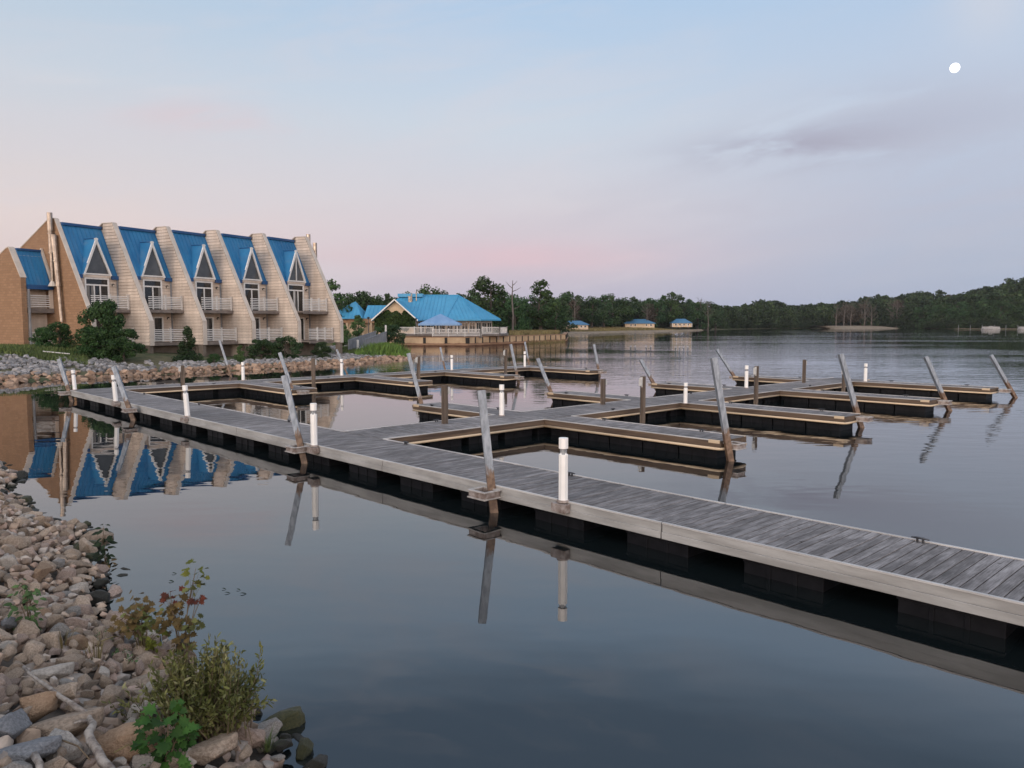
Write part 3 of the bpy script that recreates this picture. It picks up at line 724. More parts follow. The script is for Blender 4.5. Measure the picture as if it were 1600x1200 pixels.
def tree_at(u, vtop, Y, name, label, cat, group, kind, i, mat='leaf_dark', wide=1.0, hf=hB1):
    p = at(u, 505, Y); g = hf(p.x, Y); top = at(u, vtop, Y).z
    return tree(name, label, cat, group, (p.x, Y, g - .1), (top-g)/.96, kind, i, mat, wide)

# ------------------------------------------------------------------ the A-frame hotel (bays step forward one after another)
def hotel():
    TH_ = R(62.67); base = Vector((-32.53, 60.50, 0)); BW, STEP, NB, TH = 3.806, 1.733, 5, .15
    H = thing('hotel_building', 'tan A-frame hotel with five blue roofed bays, triangular gable windows and white railings', 'hotel', base, TH_)
    ZK, ZT, YT, ZB = 3.467, 11.55, 4.107, 1.48
    def yf(z): return 0.0 if z < ZK else (z-ZK)/(ZT-ZK)*YT
    def coping(b, prof, xa, xb, th):
        for a, d in zip(prof[:-1], prof[1:]):
            dy, dz = d[0]-a[0], d[1]-a[1]; L = math.hypot(dy, dz); ny, nz = -dz/L*th, dy/L*th
            b.prism([a, d, (d[0]+ny, d[1]+nz), (a[0]+ny, a[1]+nz)], xa, xb)
    for k in range(NB+1):
        x, y = k*BW, -STEP*k; S = lambda pr: [(p[0]+y, p[1]) for p in pr]
        if k == 0:
            b = MB(); b.prism([(0,-.3),(0,ZK),(YT,ZT),(4.95,ZT-.06),(8.74,9.44),(14,6.6),(14,-.3)], x-TH, x+TH); w = b.build('end_wall', M['brick'], H)
            c = MB(); coping(c, [(0,-.3),(0,ZK),(YT,ZT),(4.95,ZT-.06),(8.74,9.44),(14,6.6)], x-TH-.03, x+TH+.03, .07); c.build('coping', M['coping'], w); continue
        b = MB(); b.prism(S([(0,ZB),(0,ZK),(YT,ZT),(5.38,ZT+.02),(8.5,9.7),(8.5,ZB)]), x-TH, x+TH); f = b.build('fin_wall', M['siding_gap'], H)
        s = MB(); z = ZB+.02; CO = .258
        while z < ZT - .05:                               # lapped siding boards on the faces of the fin
            z1 = min(z+CO, ZT)
            for sx in (-1, 1):
                xo, xi, xb = x + sx*(TH+.045), x + sx*(TH+.004), x + sx*TH; yb = 5.3 if z1 > 11.3 else 6.5
                za, zb_ = z + .010, z1 - .010; wv = RNG.uniform(-.004, .004)
                s.poly((xo, y+yf(za)+.06, za+wv), (xo, y+yb, za-wv), (xi, y+yb, zb_), (xi, y+yf(zb_)+.06, zb_))
                s.poly((xb, y+yf(za)+.06, za+wv), (xb, y+yb, za-wv), (xo, y+yb, za-wv), (xo, y+yf(za)+.06, za+wv))
            z = z1
        s.build('siding_boards', M['siding'], f)
        c = MB(); coping(c, S([(0,ZB),(0,ZK),(YT,ZT),(5.38,ZT+.02),(8.5,9.7)]), x-TH-.055, x+TH+.055, .05); c.build('coping', M['coping'], f)
        p = MB(); p.box(x-.17, x+.17, y+.08, y+.62, -.5, ZB-.01); p.build('pier', M['concrete'], H)
    for k in range(NB):
        Y0 = -STEP*k; xL = k*BW; x0, x1 = xL+TH+.06, xL+BW-TH-.06; big = k in (0, 4); dc = xL + 1.74; hw = .92 if not big else 1.06
        yw = Y0 + 2.0
        wl = MB(); wl.box(x0-.05, x1+.05, yw, yw+.18, 1.5, 7.2); wall_o = wl.build('front_wall', M['siding_gap'], H); wl = MB(); zz = 1.70
        while zz < 7.0:
            wl.add([(x0,yw-.002,zz),(x1,yw-.002,zz),(x1,yw-.036,zz),(x0,yw-.036,zz),(x0,yw-.006,zz+.226),(x1,yw-.006,zz+.226)], [(0,1,2,3),(3,2,5,4)]); zz += .24
        wl.build('siding_boards', M['siding'], wall_o)
        bk = MB(); bk.box(x0-.05, x1+.05, yw+.19, Y0+13, -.3, 6.6); bk.build('rear_block', M['siding'], H)
        fw = MB(); fw.box(x0-.1, x1+.1, Y0+1.0, Y0+1.25, -.5, 1.40); fw.build('foundation_wall', M['concrete'], H)
        # roof with standing seams, ridge cap and eave
        ry0, rz0, ry1, rz1 = Y0+1.90, 7.06, Y0+3.84, 11.15; sl_ = (rz1-rz0)/(ry1-ry0)
        r = MB(); r.slab([(x0, ry0, rz0), (x1, ry0, rz0), (x1, ry1, rz1), (x0, ry1, rz1)], .10)
        for i in range(10):
            xx = x0+.03 + (x1-x0-.06)*i/9
            r.add([(xx-.018,ry0,rz0+.003),(xx+.018,ry0,rz0+.003),(xx+.018,ry1,rz1+.003),(xx-.018,ry1,rz1+.003),(xx-.018,ry0-.045,rz0+.025),(xx+.018,ry0-.045,rz0+.025),(xx+.018,ry1-.045,rz1+.025),(xx-.018,ry1-.045,rz1+.025)],
                  [(0,3,2,1),(4,5,6,7),(0,1,5,4),(1,2,6,5),(2,3,7,6),(3,0,4,7)])
        rf = r.build('roof', M['blue_roof'], H)
        rr_ = MB(); rr_.slab([(x0, ry1+.1, rz1-.02), (x1, ry1+.1, rz1-.02), (x1, Y0+12, 7.0), (x0, Y0+12, 7.0)], .15); rr_.build('rear_roof', M['blue_roof'], H)
        c = MB(); c.box(x0, x1, ry1-.16, ry1+.30, rz1-.05, rz1+.16); c.build('ridge_cap', M['blue_dark'], rf)
        yd = Y0 + 1.80; za, zb = 9.97, 7.26; hb = 1.09 if not big else 1.16
        for a, d in ((x0, dc-hb-.10), (dc+hb+.10, x1)):
            e = MB(); e.box(a, d, ry0-.12, ry0-.01, rz0-.20, rz0+.10); e.build('eave_gutter', M['blue_dark'], rf)
        # dormer with its triangular window
        dm = MB(); yr = ry0 + (za-rz0)/sl_; yb = ry0 + (zb-rz0)/sl_
        for sx in (-1, 1):
            A = (dc, yd-.05, za+.10); B = (dc+sx*(hb+.07), yd-.05, zb-.05); C_ = (dc+sx*(hb+.07), yb+.12, zb-.05); D = (dc, yr+.12, za+.10)
            dm.slab([A, B, C_, D] if sx < 0 else [A, D, C_, B], .06)
        d_ = dm.build('dormer', M['blue_roof'], H)
        rc = MB(); rc.tube([(dc, yd-.05, za+.11), (dc, yr+.1, za+.11)], .045, 6); rc.build('dormer_ridge', M['blue_dark'], d_)
        g = MB(); g.add([(dc-hb, yd+.06, zb), (dc+hb, yd+.06, zb), (dc, yd+.06, za-.02)], [(0,1,2)]); g.build('gable_glass', M['glass2'], d_)
        fr = MB()
        def bar(p, q, wd_, y0, y1):
            p, q = Vector((p[0],0,p[1])), Vector((q[0],0,q[1])); d = (q-p).normalized(); nn = Vector((-d.z,0,d.x))*wd_
            vs = [p, q, q+nn, p+nn]; fr.add([(v.x,y0,v.z) for v in vs]+[(v.x,y1,v.z) for v in vs], [(0,1,2,3),(7,6,5,4),(0,4,5,1),(1,5,6,2),(2,6,7,3),(3,7,4,0)])
        w = .17
        bar((dc-hb-.08, zb-.1), (dc, za+.16), -w, yd-.06, yd+.05); bar((dc+hb+.08, zb-.1), (dc, za+.16), w, yd-.062, yd+.048)
        bar((dc-hb+.10, zb-.09), (dc+hb-.10, zb-.09), .11, yd-.028, yd+.052)
        if k == 4: bar((dc+.035, zb+.02), (dc+.035, za-.4), .07, yd-.026, yd+.054)
        fr.build('gable_frame', M['white'], d_)
        sp_ = MB(); sp_.box(dc-hb-.04, dc+hb+.04, yd+.03, yw-.04, 6.96, zb-.11); sp_.build('dormer_sill', M['siding'], d_)
        for fl, (zf, dh) in enumerate(((1.70, 2.15), (4.40, 2.54))):
            l, rr_x = dc-hw, dc+hw; f2 = MB(); ya, yb2 = yw-.12, yw-.002; fwid = .13
            f2.box(l, l+fwid, ya, yb2, zf+.02, zf+dh); f2.box(rr_x-fwid, rr_x, ya, yb2, zf+.02, zf+dh); f2.box(l+fwid, rr_x-fwid, ya, yb2, zf+dh-.12, zf+dh)
            top = zf+dh-.12
            if fl: f2.box(l+fwid, rr_x-fwid, ya+.004, yb2, zf+1.90, zf+2.02)
            for q in ((.36, .64) if big else (.5,)):
                xx = l+fwid + (rr_x-l-2*fwid)*q; f2.box(xx-.05, xx+.05, ya+.008, yb2, zf+.02, (zf+1.90) if fl else top)
            d = f2.build('balcony_door', M['white'], H, bevel=.006, seg=1)
            gl = MB(); gl.poly((l+.05, yw-.05, zf+.05), (rr_x-.05, yw-.05, zf+.05), (rr_x-.05, yw-.05, zf+dh-.05), (l+.05, yw-.05, zf+dh-.05)); gl.build('door_glass', M['glass'], d)
            for q0, q1 in {(0,1):((.08,.20),(.27,.34)), (4,1):((.10,.16),(.42,.52)), (1,1):((.80,.90),), (4,0):((.38,.46),), (2,0):((.60,.74),)}.get((k, fl), ()):
                cu = MB(); xa_, xb_ = l + 2*hw*q0, l + 2*hw*q1; cu.box(xa_, xb_, yw-.062, yw-.053, zf+.06, zf+(1.88 if fl else dh-.14)); cu.build('curtain', M['curtain'], d)
            lx = xL+3.13; lz = zf+2.0; lp = MB(); ylw = yw-.03
            lp.tube([(lx,ylw,lz),(lx,ylw-.13,lz)], .075, 8); lp.tube([(lx,ylw-.11,lz+.02),(lx,ylw-.11,lz+.13)], [.13,.06], 8)
            lo_ = lp.build('wall_lamp', M['lamp'], H)
            lg = MB(); lg.tube([(lx,ylw-.15,lz-.10),(lx,ylw-.15,lz+.018)], [.05,.08], 8); lg.build('lamp_glass', M['lampglass'], lo_)
            yfr = Y0 + ((.02 if k != 4 else -.95) if fl == 0 else (.50 if k != 4 else -.30))
            bl = MB(); bl.box(x0+.01, x1-.01, yfr, yw-.04, zf-.12, zf); bl.box(x0+.01, x1-.01, yfr-.05, yfr-.005, zf-.24, zf+.015)
            ba = bl.build('balcony', M['deckwood'], H)
            rl = MB()
            for i in range(7): zr = zf+.14+i*.148; rl.box(x0+.02, x1-.02, yfr+.02, yfr+.05, zr, zr+.058)
            rl.build('railing', M['white'], ba)
            for q in ((.50, .97) if k != 4 else (.36, .66, .97)):
                px = x0 + (x1-x0)*q - .05; po = MB(); po.box(px-.06, px+.06, yfr-.004, yfr+.10, zf-.20, zf+1.16); po.box(px-.085, px+.085, yfr-.03, yfr+.125, zf+1.16, zf+1.22)
                po.build('railing_post', M['railing'], ba)
        d = MB(); xx = x1-.06; d.box(xx-.04, xx+.04, yw-.14, yw-.05, 1.75, 6.85); d.build('downpipe', M['gray_wood'], H)
    def flue(x, y, z0, z1, r, lean=0.0):
        f = MB(); zs = [z0 + (z1-z0)*q for q in (0, .42, .70, 1)]; Yv = lambda z: y - lean*(z1-z)
        f.tube([(x, Yv(z0), z0), (x, Yv(zs[1]), zs[1])], r*.62, 10); f.tube([(x, Yv(zs[1]-.1), zs[1]-.1), (x, Yv(z1-.42), z1-.42)], r*.85, 10); f.tube([(x, Yv(z1-1.4), z1-1.4), (x, y, z1)], r, 10)
        for z in zs[1:3]: f.tube([(x,Yv(z-.04),z-.04),(x,Yv(z+.04),z+.04)], r*1.12, 10)
        return f.build('flue_pipe', M['pipe'], H)
    flue(-.42, 4.25, 6.6, 12.0, .20); flue(-.42, 3.85, 3.4, 10.25, .22, .08)
    flue(NB*BW+.45, -STEP*NB+4.25, 7, 11.85, .20); flue(NB*BW+.45, -STEP*NB+3.45, 5, 11.0, .20)
    hp = MB(); hp.tube([(-.42,4.27,6.22),(-.42,4.27,6.62)], [.36,.14], 8); hp.build('flue_collar', M['coping'], H)
    # lower side wing at the left end
    ax = -2.5
    b = MB(); b.prism([(4.6,-.3),(4.6,6.8),(6.0,9.17),(6.3,9.1),(14,5.2),(14,-.3)], ax-.2, ax+.2); w = b.build('side_wing_wall', M['brick'], H)
    c = MB(); coping(c, [(4.6,6.8),(6.0,9.17),(6.3,9.1),(14,5.2)], ax-.23, ax+.23, .07); c.build('coping', M['coping'], w)
    c2 = MB(); c2.prism([(4.62,6.5),(5.85,9.2),(5.72,9.3),(4.48,6.6)], -.36, -.19); c2.build('coping', M['coping'], H)
    xa, xb = ax+.24, -.38; r = MB(); r.slab([(xa,4.62,6.22),(xb,4.62,6.22),(xb,5.78,9.02),(xa,5.78,9.02)], .10)
    for i in range(7):
        xx = xa+.03+(xb-xa-.06)*i/6; r.add([(xx-.018,4.62,6.223),(xx+.018,4.62,6.223),(xx+.018,5.78,9.023),(xx-.018,5.78,9.023),(xx-.018,4.575,6.25),(xx+.018,4.575,6.25),(xx+.018,5.735,9.05),(xx-.018,5.735,9.05)], [(0,3,2,1),(4,5,6,7),(0,1,5,4),(1,2,6,5),(2,3,7,6),(3,0,4,7)])
    rf = r.build('side_wing_roof', M['blue_roof'], H)
    c = MB(); c.box(xa, xb, 5.66, 6.1, 8.99, 9.15); c.build('ridge_cap', M['blue_dark'], rf)
    e = MB(); e.box(xa, xb+.15, 4.48, 4.61, 5.95, 6.30); e.build('eave_gutter', M['blue_dark'], rf)
    bw = MB(); bw.box(xa-.04, -.16, 5.6, 5.9, -.3, 8.6); bw.build('rear_wall', M['siding'], H)
    rw = MB(); rw.slab([(xa,5.95,8.95),(xb,5.95,8.95),(xb,13.8,5.0),(xa,13.8,5.0)], .15); rw.build('rear_roof', M['blue_roof'], H)
    for zf in (1.55, 4.45):
        bl = MB(); bl.box(xa+.01, -.17, 4.72, 5.59, zf-.12, zf); bl.box(xa+.01, -.17, 4.62, 4.715, zf-.34, zf+.02); ba = bl.build('balcony', M['deckwood'], H)
        rl = MB()
        for i in range(6): zr = zf+.13+i*.17; rl.box(xa+.02, -.47, 4.66, 4.70, zr, zr+.065)
        rl.build('railing', M['white'], ba)
        po = MB(); po.box(-.47, -.18, 4.64, 4.78, zf+.02, zf+1.55); po.build('balcony_side', M['siding'], ba)
    dp = MB(); dp.box(xa+.02, xa+.13, 4.46, 4.60, .6, 5.94); dp.build('downpipe', M['gray_wood'], H)
    return H
hotel()

# ------------------------------------------------------------------ restaurant, deck, retaining wall
def restaurant():
    O = Vector((0,0,0)); Rb = thing('restaurant_building', 'low waterside restaurant with wide bright blue hip roof and white framed windows', 'restaurant', (-10, 130, 1.2))
    ox, oy, oz = -10, 130, 1.2
    L_ = lambda p: (p[0]-ox, p[1]-oy, p[2]-oz)
    def roof(name, faces, th=.16, seams=True, mat='blue_roof2', parent=Rb):
        b = MB()
        for pts in faces:
            b.slab([L_(p) for p in pts], th)
            if seams:                                   # standing seams run up the slope
                P = [Vector(L_(p)) for p in pts]; nrm = (P[1]-P[0]).cross(P[2]-P[0]).normalized(); nrm = nrm if nrm.z > 0 else -nrm
                e0, e1 = P[0], P[1]; Le = (e1-e0).length; up = (Vector((0,0,1)) - nrm*nrm.z).normalized(); al = (e1-e0).normalized()
                n = max(2, int(Le/.6))
                for i in range(1, n):
                    s = e0.lerp(e1, i/n); tmax = 0
                    for a, c in zip(P[1:], P[2:]+P[:1]):   # where the seam line leaves the face
                        ea = c-a; det = up.dot(al)*0; ua, ub = (a-s), ea
                        d2 = lambda v: Vector((v.dot(al), v.dot(up)))
                        A, Bv = d2(ua), d2(ub)
                        if abs(Bv.x) > 1e-6:
                            q = -A.x/Bv.x
                            if -1e-3 <= q <= 1.001: tmax = max(tmax, A.y + q*Bv.y)
                    if tmax > .2: b.tube([s + nrm*.02, s + up*tmax + nrm*.02], .035, 4, cap=False)
        return b.build(name, M[mat], parent)
    A, B, C, D, E_, G = (-10.5,123.4,3.92), (-5,125,3.92), (-1.9,129.5,3.92), (-1.9,134.5,3.92), (-5,139,3.92), (-10.5,140.6,3.92)
    R0, R1 = (-18.8,132,7.95), (-9.0,132,7.95); NW, NE = (-22,140.6,3.92), (-22,123.4,3.92)
    rf = roof('roof', [(NE, A, R1, R0), (A, B, R1), (B, C, R1), (C, D, R1), (D, E_, R1), (E_, G, R1), (G, NW, R0, R1)])
    fc = MB(); ring = [NE, A, B, C, D, E_, G, NW]
    for p, q in zip(ring[:-1], ring[1:]):
        p, q = Vector(L_(p)), Vector(L_(q)); n = Vector((q.y-p.y, p.x-q.x, 0)).normalized()*.05
        fc.add([p+Vector((0,0,-.22)), q+Vector((0,0,-.22)), q+Vector((0,0,.0)), p+Vector((0,0,.0)), p+n+Vector((0,0,-.22)), q+n+Vector((0,0,-.22)), q+n, p+n], [(0,1,2,3),(7,6,5,4),(0,4,5,1),(2,6,7,3),(1,5,6,2),(0,3,7,4)])
    fc.build('fascia_board', M['blue_roof2'], rf)
    rc = MB(); rc.tube([L_((-18.8,132,8.0)), L_((-9,132,8.0))], .12, 6)
    for q in (A, B, C): rc.tube([L_((-9,132,8.0)), L_((q[0],q[1],q[2]+.04))], .07, 6)
    rc.build('ridge_cap', M['blue_roof2'], rf)
    # clerestory step and vents near the left ridge
    cl = MB(); cl.box(-19.2-ox, -15.0-ox, 131-oy, 133-oy, 7.7-oz, 8.25-oz); cl.build('ridge_vent', M['blue_roof2'], rf)
    for vx, vz, hh, r_ in ((-17.0, 6.9, .75, .28), (-15.9, 7.3, 1.05, .10), (-16.7, 7.1, .9, .12)):
        v = MB(); v.tube([L_((vx,129.7,vz-.3)), L_((vx,129.7,vz+hh))], r_, 8); v.tube([L_((vx,129.7,vz+hh)), L_((vx,129.7,vz+hh+.12))], r_*1.3, 8); v.build('roof_vent', M['pipe'], rf)
    # walls as a faceted bay with white framed windows
    ring2 = [(-20.5,125.2), (-10.6,125.2), (-5.9,126.6), (-3.4,130.2), (-3.4,134), (-6,137.5), (-20.5,138.8)]
    wl = MB()
    for p, q in zip(ring2, ring2[1:]+ring2[:1]):
        p, q = Vector((p[0]-ox,p[1]-oy,0)), Vector((q[0]-ox,q[1]-oy,0))
        wl.poly((p.x,p.y,-.2), (q.x,q.y,-.2), (q.x,q.y,3.94-oz-.2), (p.x,p.y,3.94-oz-.2))
    wl.build('wall', M['tanwall'], Rb)
    for (p, q, n) in ((ring2[0], ring2[1], 6), (ring2[1], ring2[2], 4), (ring2[2], ring2[3], 3)):
        p, q = Vector((p[0]-ox,p[1]-oy,0)), Vector((q[0]-ox,q[1]-oy,0)); d = (q-p); L = d.length; d.normalize(); nn = Vector((d.y,-d.x,0))
        for i in range(n):
            c0 = p + d*(L*(i+.06)/n); c1 = p + d*(L*(i+.94)/n); z0, z1 = 1.75-oz, 3.62-oz
            def strip(m, a, b_, za, zb, dep):
                v = [a+nn*.01, b_+nn*.01, b_+nn*dep, a+nn*dep]; m.add([(x.x,x.y,za) for x in v]+[(x.x,x.y,zb) for x in v], [(0,1,2,3),(7,6,5,4),(0,4,5,1),(1,5,6,2),(2,6,7,3),(3,7,4,0)])
            m = MB(); wdt = d*.10
            strip(m, c0, c0+wdt, z0, z1, .10); strip(m, c1-wdt, c1, z0, z1, .10); strip(m, c0+wdt, c1-wdt, z1-.30, z1, .098); strip(m, c0+wdt, c1-wdt, z0, z0+.14, .098); mid = (c0+c1)/2; strip(m, mid-d*.04, mid+d*.04, z0+.14, z1-.30, .09)
            fr = m.build('window_frame', M['railing'], Rb)
            g = MB(); g.poly((c0+nn*.03)[:2]+(z0+.05,), (c1+nn*.03)[:2]+(z0+.05,), (c1+nn*.03)[:2]+(z1-.05,), (c0+nn*.03)[:2]+(z1-.05,)); g.build('window_glass', M['glass'], fr)
    # ivy covered gable wing
    gx0, gx1, ga = -21.7, -14.5, 6.95
    gw = MB(); gw.add([L_(p) for p in ((gx0+.5,120.6,1.0),(gx1-.5,120.6,1.0),(gx1-.5,120.6,4.0),(-18.1,120.6,ga-.3),(gx0+.5,120.6,4.0),(gx0+.5,130,1.0),(gx1-.5,130,1.0),(gx1-.5,130,4.0),(-18.1,130,ga-.3),(gx0+.5,130,4.0))],
        [(0,1,2,3,4),(1,6,7,2),(0,4,9,5)]); gw.build('gable_wall', M['tanwall'], Rb)
    roof('gable_roof', [((gx1,119.9,3.75),(gx1,131,3.75),(-18.1,131,ga),(-18.1,119.9,ga)), ((gx0,131,3.75),(gx0,119.9,3.75),(-18.1,119.9,ga),(-18.1,131,ga))])
    bb = MB()
    for sx, gx in ((-1, gx0), (1, gx1)):
        p, q = Vector(L_((gx,119.84,3.60))), Vector(L_((-18.1,119.84,ga-.15)))
        bb.add([p, q, q+Vector((0,0,.24)), p+Vector((0,0,.24)), p+Vector((0,.08,0)), q+Vector((0,.08,0)), q+Vector((0,.08,.24)), p+Vector((0,.08,.24))], [(0,1,2,3),(7,6,5,4),(0,4,5,1),(1,5,6,2),(2,6,7,3),(3,7,4,0)])
    bb.build('bargeboard', M['white'], Rb)
    # left wing: pyramid roof and link
    PK = (-26.3,131,6.95); c1, c2, c3, c4 = (-30.5,127,4.15), (-24.4,127,4.15), (-24.4,135,4.15), (-30.5,135,4.15)
    roof('wing_roof', [(c1,c2,PK), (c2,c3,PK), (c3,c4,PK), (c4,c1,PK)])
    roof('link_roof', [((-24.35,127.6,4.15),(-20.5,127.6,4.15),(-20.5,131.5,6.3),(-24.35,131.5,6.3)), ((-20.5,135,4.15),(-24.35,135,4.15),(-24.35,131.5,6.3),(-20.5,131.5,6.3))])
    ww = MB(); ww.box(-29.9-ox, -24.9-ox, 127.9-oy, 134.4-oy, -.4, 4.1-oz); ww.box(-24.85-ox, -20.3-ox, 128.3-oy, 134.4-oy, -.4, 4.1-oz); ww.build('wing_wall', M['tanwall'], Rb)
    bd = MB(); bd.box(-30-ox, -20.3-ox, 127.55-oy, 127.85-oy, 3.35-oz, 4.05-oz); bd.build('frieze_band', M['brownband'], Rb)
    for i in range(8):
        x = -29.7 + i*1.32; cm = MB(); cm.box(x-.14-ox, x+.14-ox, 127.5-oy, 127.86-oy, -.4, 3.34-oz); cm.build('column', M['tanwall'], Rb)
    # ivy
    n = 2600; t = RNG.random(n); xx = gx0+.5 + (gx1-gx0-1)*t; zz = 1.9 + RNG.random(n)*4.4
    top = 4.0 + (1-np.abs(xx+18.1)/3.4)*2.4; nzv = np.array([mnoise.noise((a*.8, b_*.8, 3.0)) for a, b_ in zip(xx, zz)])
    keep = (zz < top-.15) & ((zz < 4.9 + nzv*1.6) | ((xx > -16.9) & (nzv > -.4))) & (zz > 2.35 + nzv*.9)
    Cv = np.stack([xx, 120.6 - .05 - .25*RNG.random(n), zz], -1)[keep]
    me = leaf_mesh('ivy', Cv, np.tile([0,-1.0,.2], (len(Cv),1)), .32 + .25*RNG.random(len(Cv)), M['leaf_ivy'], jitter=.5)
    tag(link('ivy', me), 'dark green ivy climbing the white edged gable of the restaurant', 'ivy')
restaurant()
def rail_run(parent, pts, z, h=1.05, post=2.0, mat='railing', lattice=True, name='railing'):
    b = MB()
    for p, q in zip(pts[:-1], pts[1:]):
        p, q = Vector(p), Vector(q); d = q-p; L = d.length; d.normalize(); nn = Vector((-d.y, d.x, 0))*.03
        for z0, z1 in ((h-.08, h), (.10, .17)):
            v = [p-nn, q-nn, q+nn, p+nn]; b.add([(x.x,x.y,x.z+z+z0) for x in v]+[(x.x,x.y,x.z+z+z1) for x in v], [(0,1,2,3),(7,6,5,4),(0,4,5,1),(1,5,6,2),(2,6,7,3),(3,7,4,0)])
        n = max(1, int(L/post))
        for i in range(n+1):
            c = p + d*(L*i/n); b.box(c.x-.06, c.x+.06, c.y-.06, c.y+.06, c.z+z-.1, c.z+z+h+.10)
        if lattice:
            m = int(L/.16)
            for i in range(m):
                c = p + d*(L*(i+.5)/m); b.box(c.x-.03, c.x+.03, c.y-.015, c.y+.015, c.z+z+.17, c.z+z+h-.08)
    return b.build(name, M[mat], parent)
dk = thing('restaurant_deck', 'raised wooden terrace with white lattice railings above the retaining wall', 'terrace', (-9, 118, 1.3))
b = MB(); b.slab([(-17.2+9, -3.5, .38), (-1.5-.2+9-.0, -3.5, .38), (-.6+9, 0, .38), (-.6+9, 9, .38), (-17.2+9, 9, .38)], .22); b.build('terrace_floor', M['deckwood'], dk)
b = MB(); b.slab([(-11.6+9, -5.6, .10), (-4.4+9, -5.6, .10), (-4.4+9, -3.55, .10), (-11.6+9, -3.55, .10)], .20); b.build('lower_floor', M['deckwood'], dk)
rail_run(dk, [(-17.2+9, -3.4, 0), (-11.6+9, -3.4, 0)], .38); rail_run(dk, [(-11.5+9, -5.5, 0), (-4.5+9, -5.5, 0), (-4.5+9, -3.5, 0)], .10); rail_run(dk, [(-4.3+9, -3.4, 0), (-1.8+9, -3.4, 0), (-.8+9, .2, 0), (-.8+9, 6, 0)], .38)
b = MB()
for x in (-8, -5, -2.4, 1, 4.4, 7): b.box(x-.1, x+.1, -3.2, -3.0, -.4, .16)
b.build('terrace_posts', M['deckwood'], dk)
def canopy():
    t = thing('canopy_pavilion', 'pale blue pyramid canopy pavilion on the restaurant terrace', 'pavilion', (-10.9, 118.6, 1.69))
    pk = (0,0,3.05); hw, hd, e = 3.1, 2.6, 1.52; cs = [(-hw,-hd,e),(hw,-hd,e),(hw,hd,e),(-hw,hd,e)]
    b = MB()
    for i in range(4): b.slab([cs[i], cs[(i+1)%4], pk], .05)
    b.build('canopy_roof', M['canopy'], t)
    for p, q in zip(cs, cs[1:]+cs[:1]):
        v = MB(); v.slab([(p[0]*1.004,p[1]*1.004,e+.01),(q[0]*1.004,q[1]*1.004,e+.01),(q[0]*.99,q[1]*.99,e+.01),(p[0]*.99,p[1]*.99,e+.01)], .26); v.build('valance', M['canopy'], t)
    for x in (-2.7, 0, 2.7):
        for y in (-2.3, 2.3): v = MB(); v.box(x-.06,x+.06,y-.06,y+.06,0,1.55); v.build('post', M['railing'], t)
    for i, (x, y) in enumerate(((-2,-1),(-.6,.6),(.9,-1),(2.1,.5))):
        pass
canopy()
def table_set(x, y, lb):
    t = thing('terrace_table', lb, 'table', (x, y, 1.685), 0, 'dark tables under the terrace canopy')
    MB().tube([(0,0,.70),(0,0,.75)], .55, 12).build('table_top', M['dark'], t); MB().tube([(0,0,0),(0,0,.70)], .06, 8).build('pedestal_leg', M['dark'], t)
for x, y, lb in ((-12.9,117.6,'dark table under the left side of the pale blue canopy'), (-11.0,117.4,'dark table under the middle of the pale blue canopy'), (-9.2,117.6,'dark table under the right side of the pale blue canopy')): table_set(x, y, lb)
def retaining():
    t = thing('retaining_wall', 'tan panelled retaining wall with rusty base band along the water', 'wall', (WALL[1][0], WALL[1][1], 0))
    m, T, bs = newmat('wall_panel'); tc = T.n('ShaderNodeTexCoord'); sp = T.n('ShaderNodeSeparateXYZ'); T.set(sp, 0, (tc, 'Object'))
    nz = T.noise((tc, 'Object'), .6, 5, .6)
    tan = T.mix(T.smooth(nz, .3, .7), (.40,.27,.16,1), (.54,.39,.25,1)); rst = T.mix(T.smooth(nz, .3, .7), (.13,.065,.04,1), (.22,.115,.075,1))
    hh = T.math('ADD', (sp, 'Z'), T.math('MULTIPLY', T.math('SUBTRACT', nz, .5), .25)); T.set(bs, 'Base Color', T.mix(T.smooth(hh, .42, .50), rst, tan)); bs.inputs['Roughness'].default_value = .85
    segs = list(zip(WALL[:-1], WALL[1:])); ob = Vector((WALL[1][0], WALL[1][1], 0))
    for si, (p, q) in enumerate(segs):
        p, q = Vector((*p,0))-ob, Vector((*q,0))-ob; d = q-p; L = d.length; d.normalize(); nn = Vector((d.y,-d.x,0))
        if nn.y > 0 and si < 3: nn = -nn
        pitch = 2.9 if si < 2 else 2.0; n = max(1, round(L/pitch)); w = MB()
        top = 1.28 if si != 4 else 1.1
        def blk(a, c, z0, z1, o0, o1): v = [a+nn*o0, c+nn*o0, c+nn*o1, a+nn*o1]; w.add([(x.x,x.y,z0) for x in v]+[(x.x,x.y,z1) for x in v], [(0,1,2,3),(7,6,5,4),(0,4,5,1),(1,5,6,2),(2,6,7,3),(3,7,4,0)])
        for i in range(n): blk(p+d*(L*i/n+.06), p+d*(L*(i+1)/n-.06), -.5, top, -.6, 0)
        w.build('wall_panels', m, t)
        w = MB()
        jw = .20 if si < 2 else .14
        for i in range(n+1): blk(p+d*(L*i/n-jw), p+d*(L*i/n+jw), .42, top-.01, -.3, .035)
        w.build('panel_joints', M['dark'], t)
        w = MB(); blk(p, q, .16, .40, .004, .16); w.build('waler', M['brownband'], t)
        w = MB(); blk(p, q, top+.002, top+.10, -.7, .05); w.build('wall_cap', M['brownband'], t)
retaining()
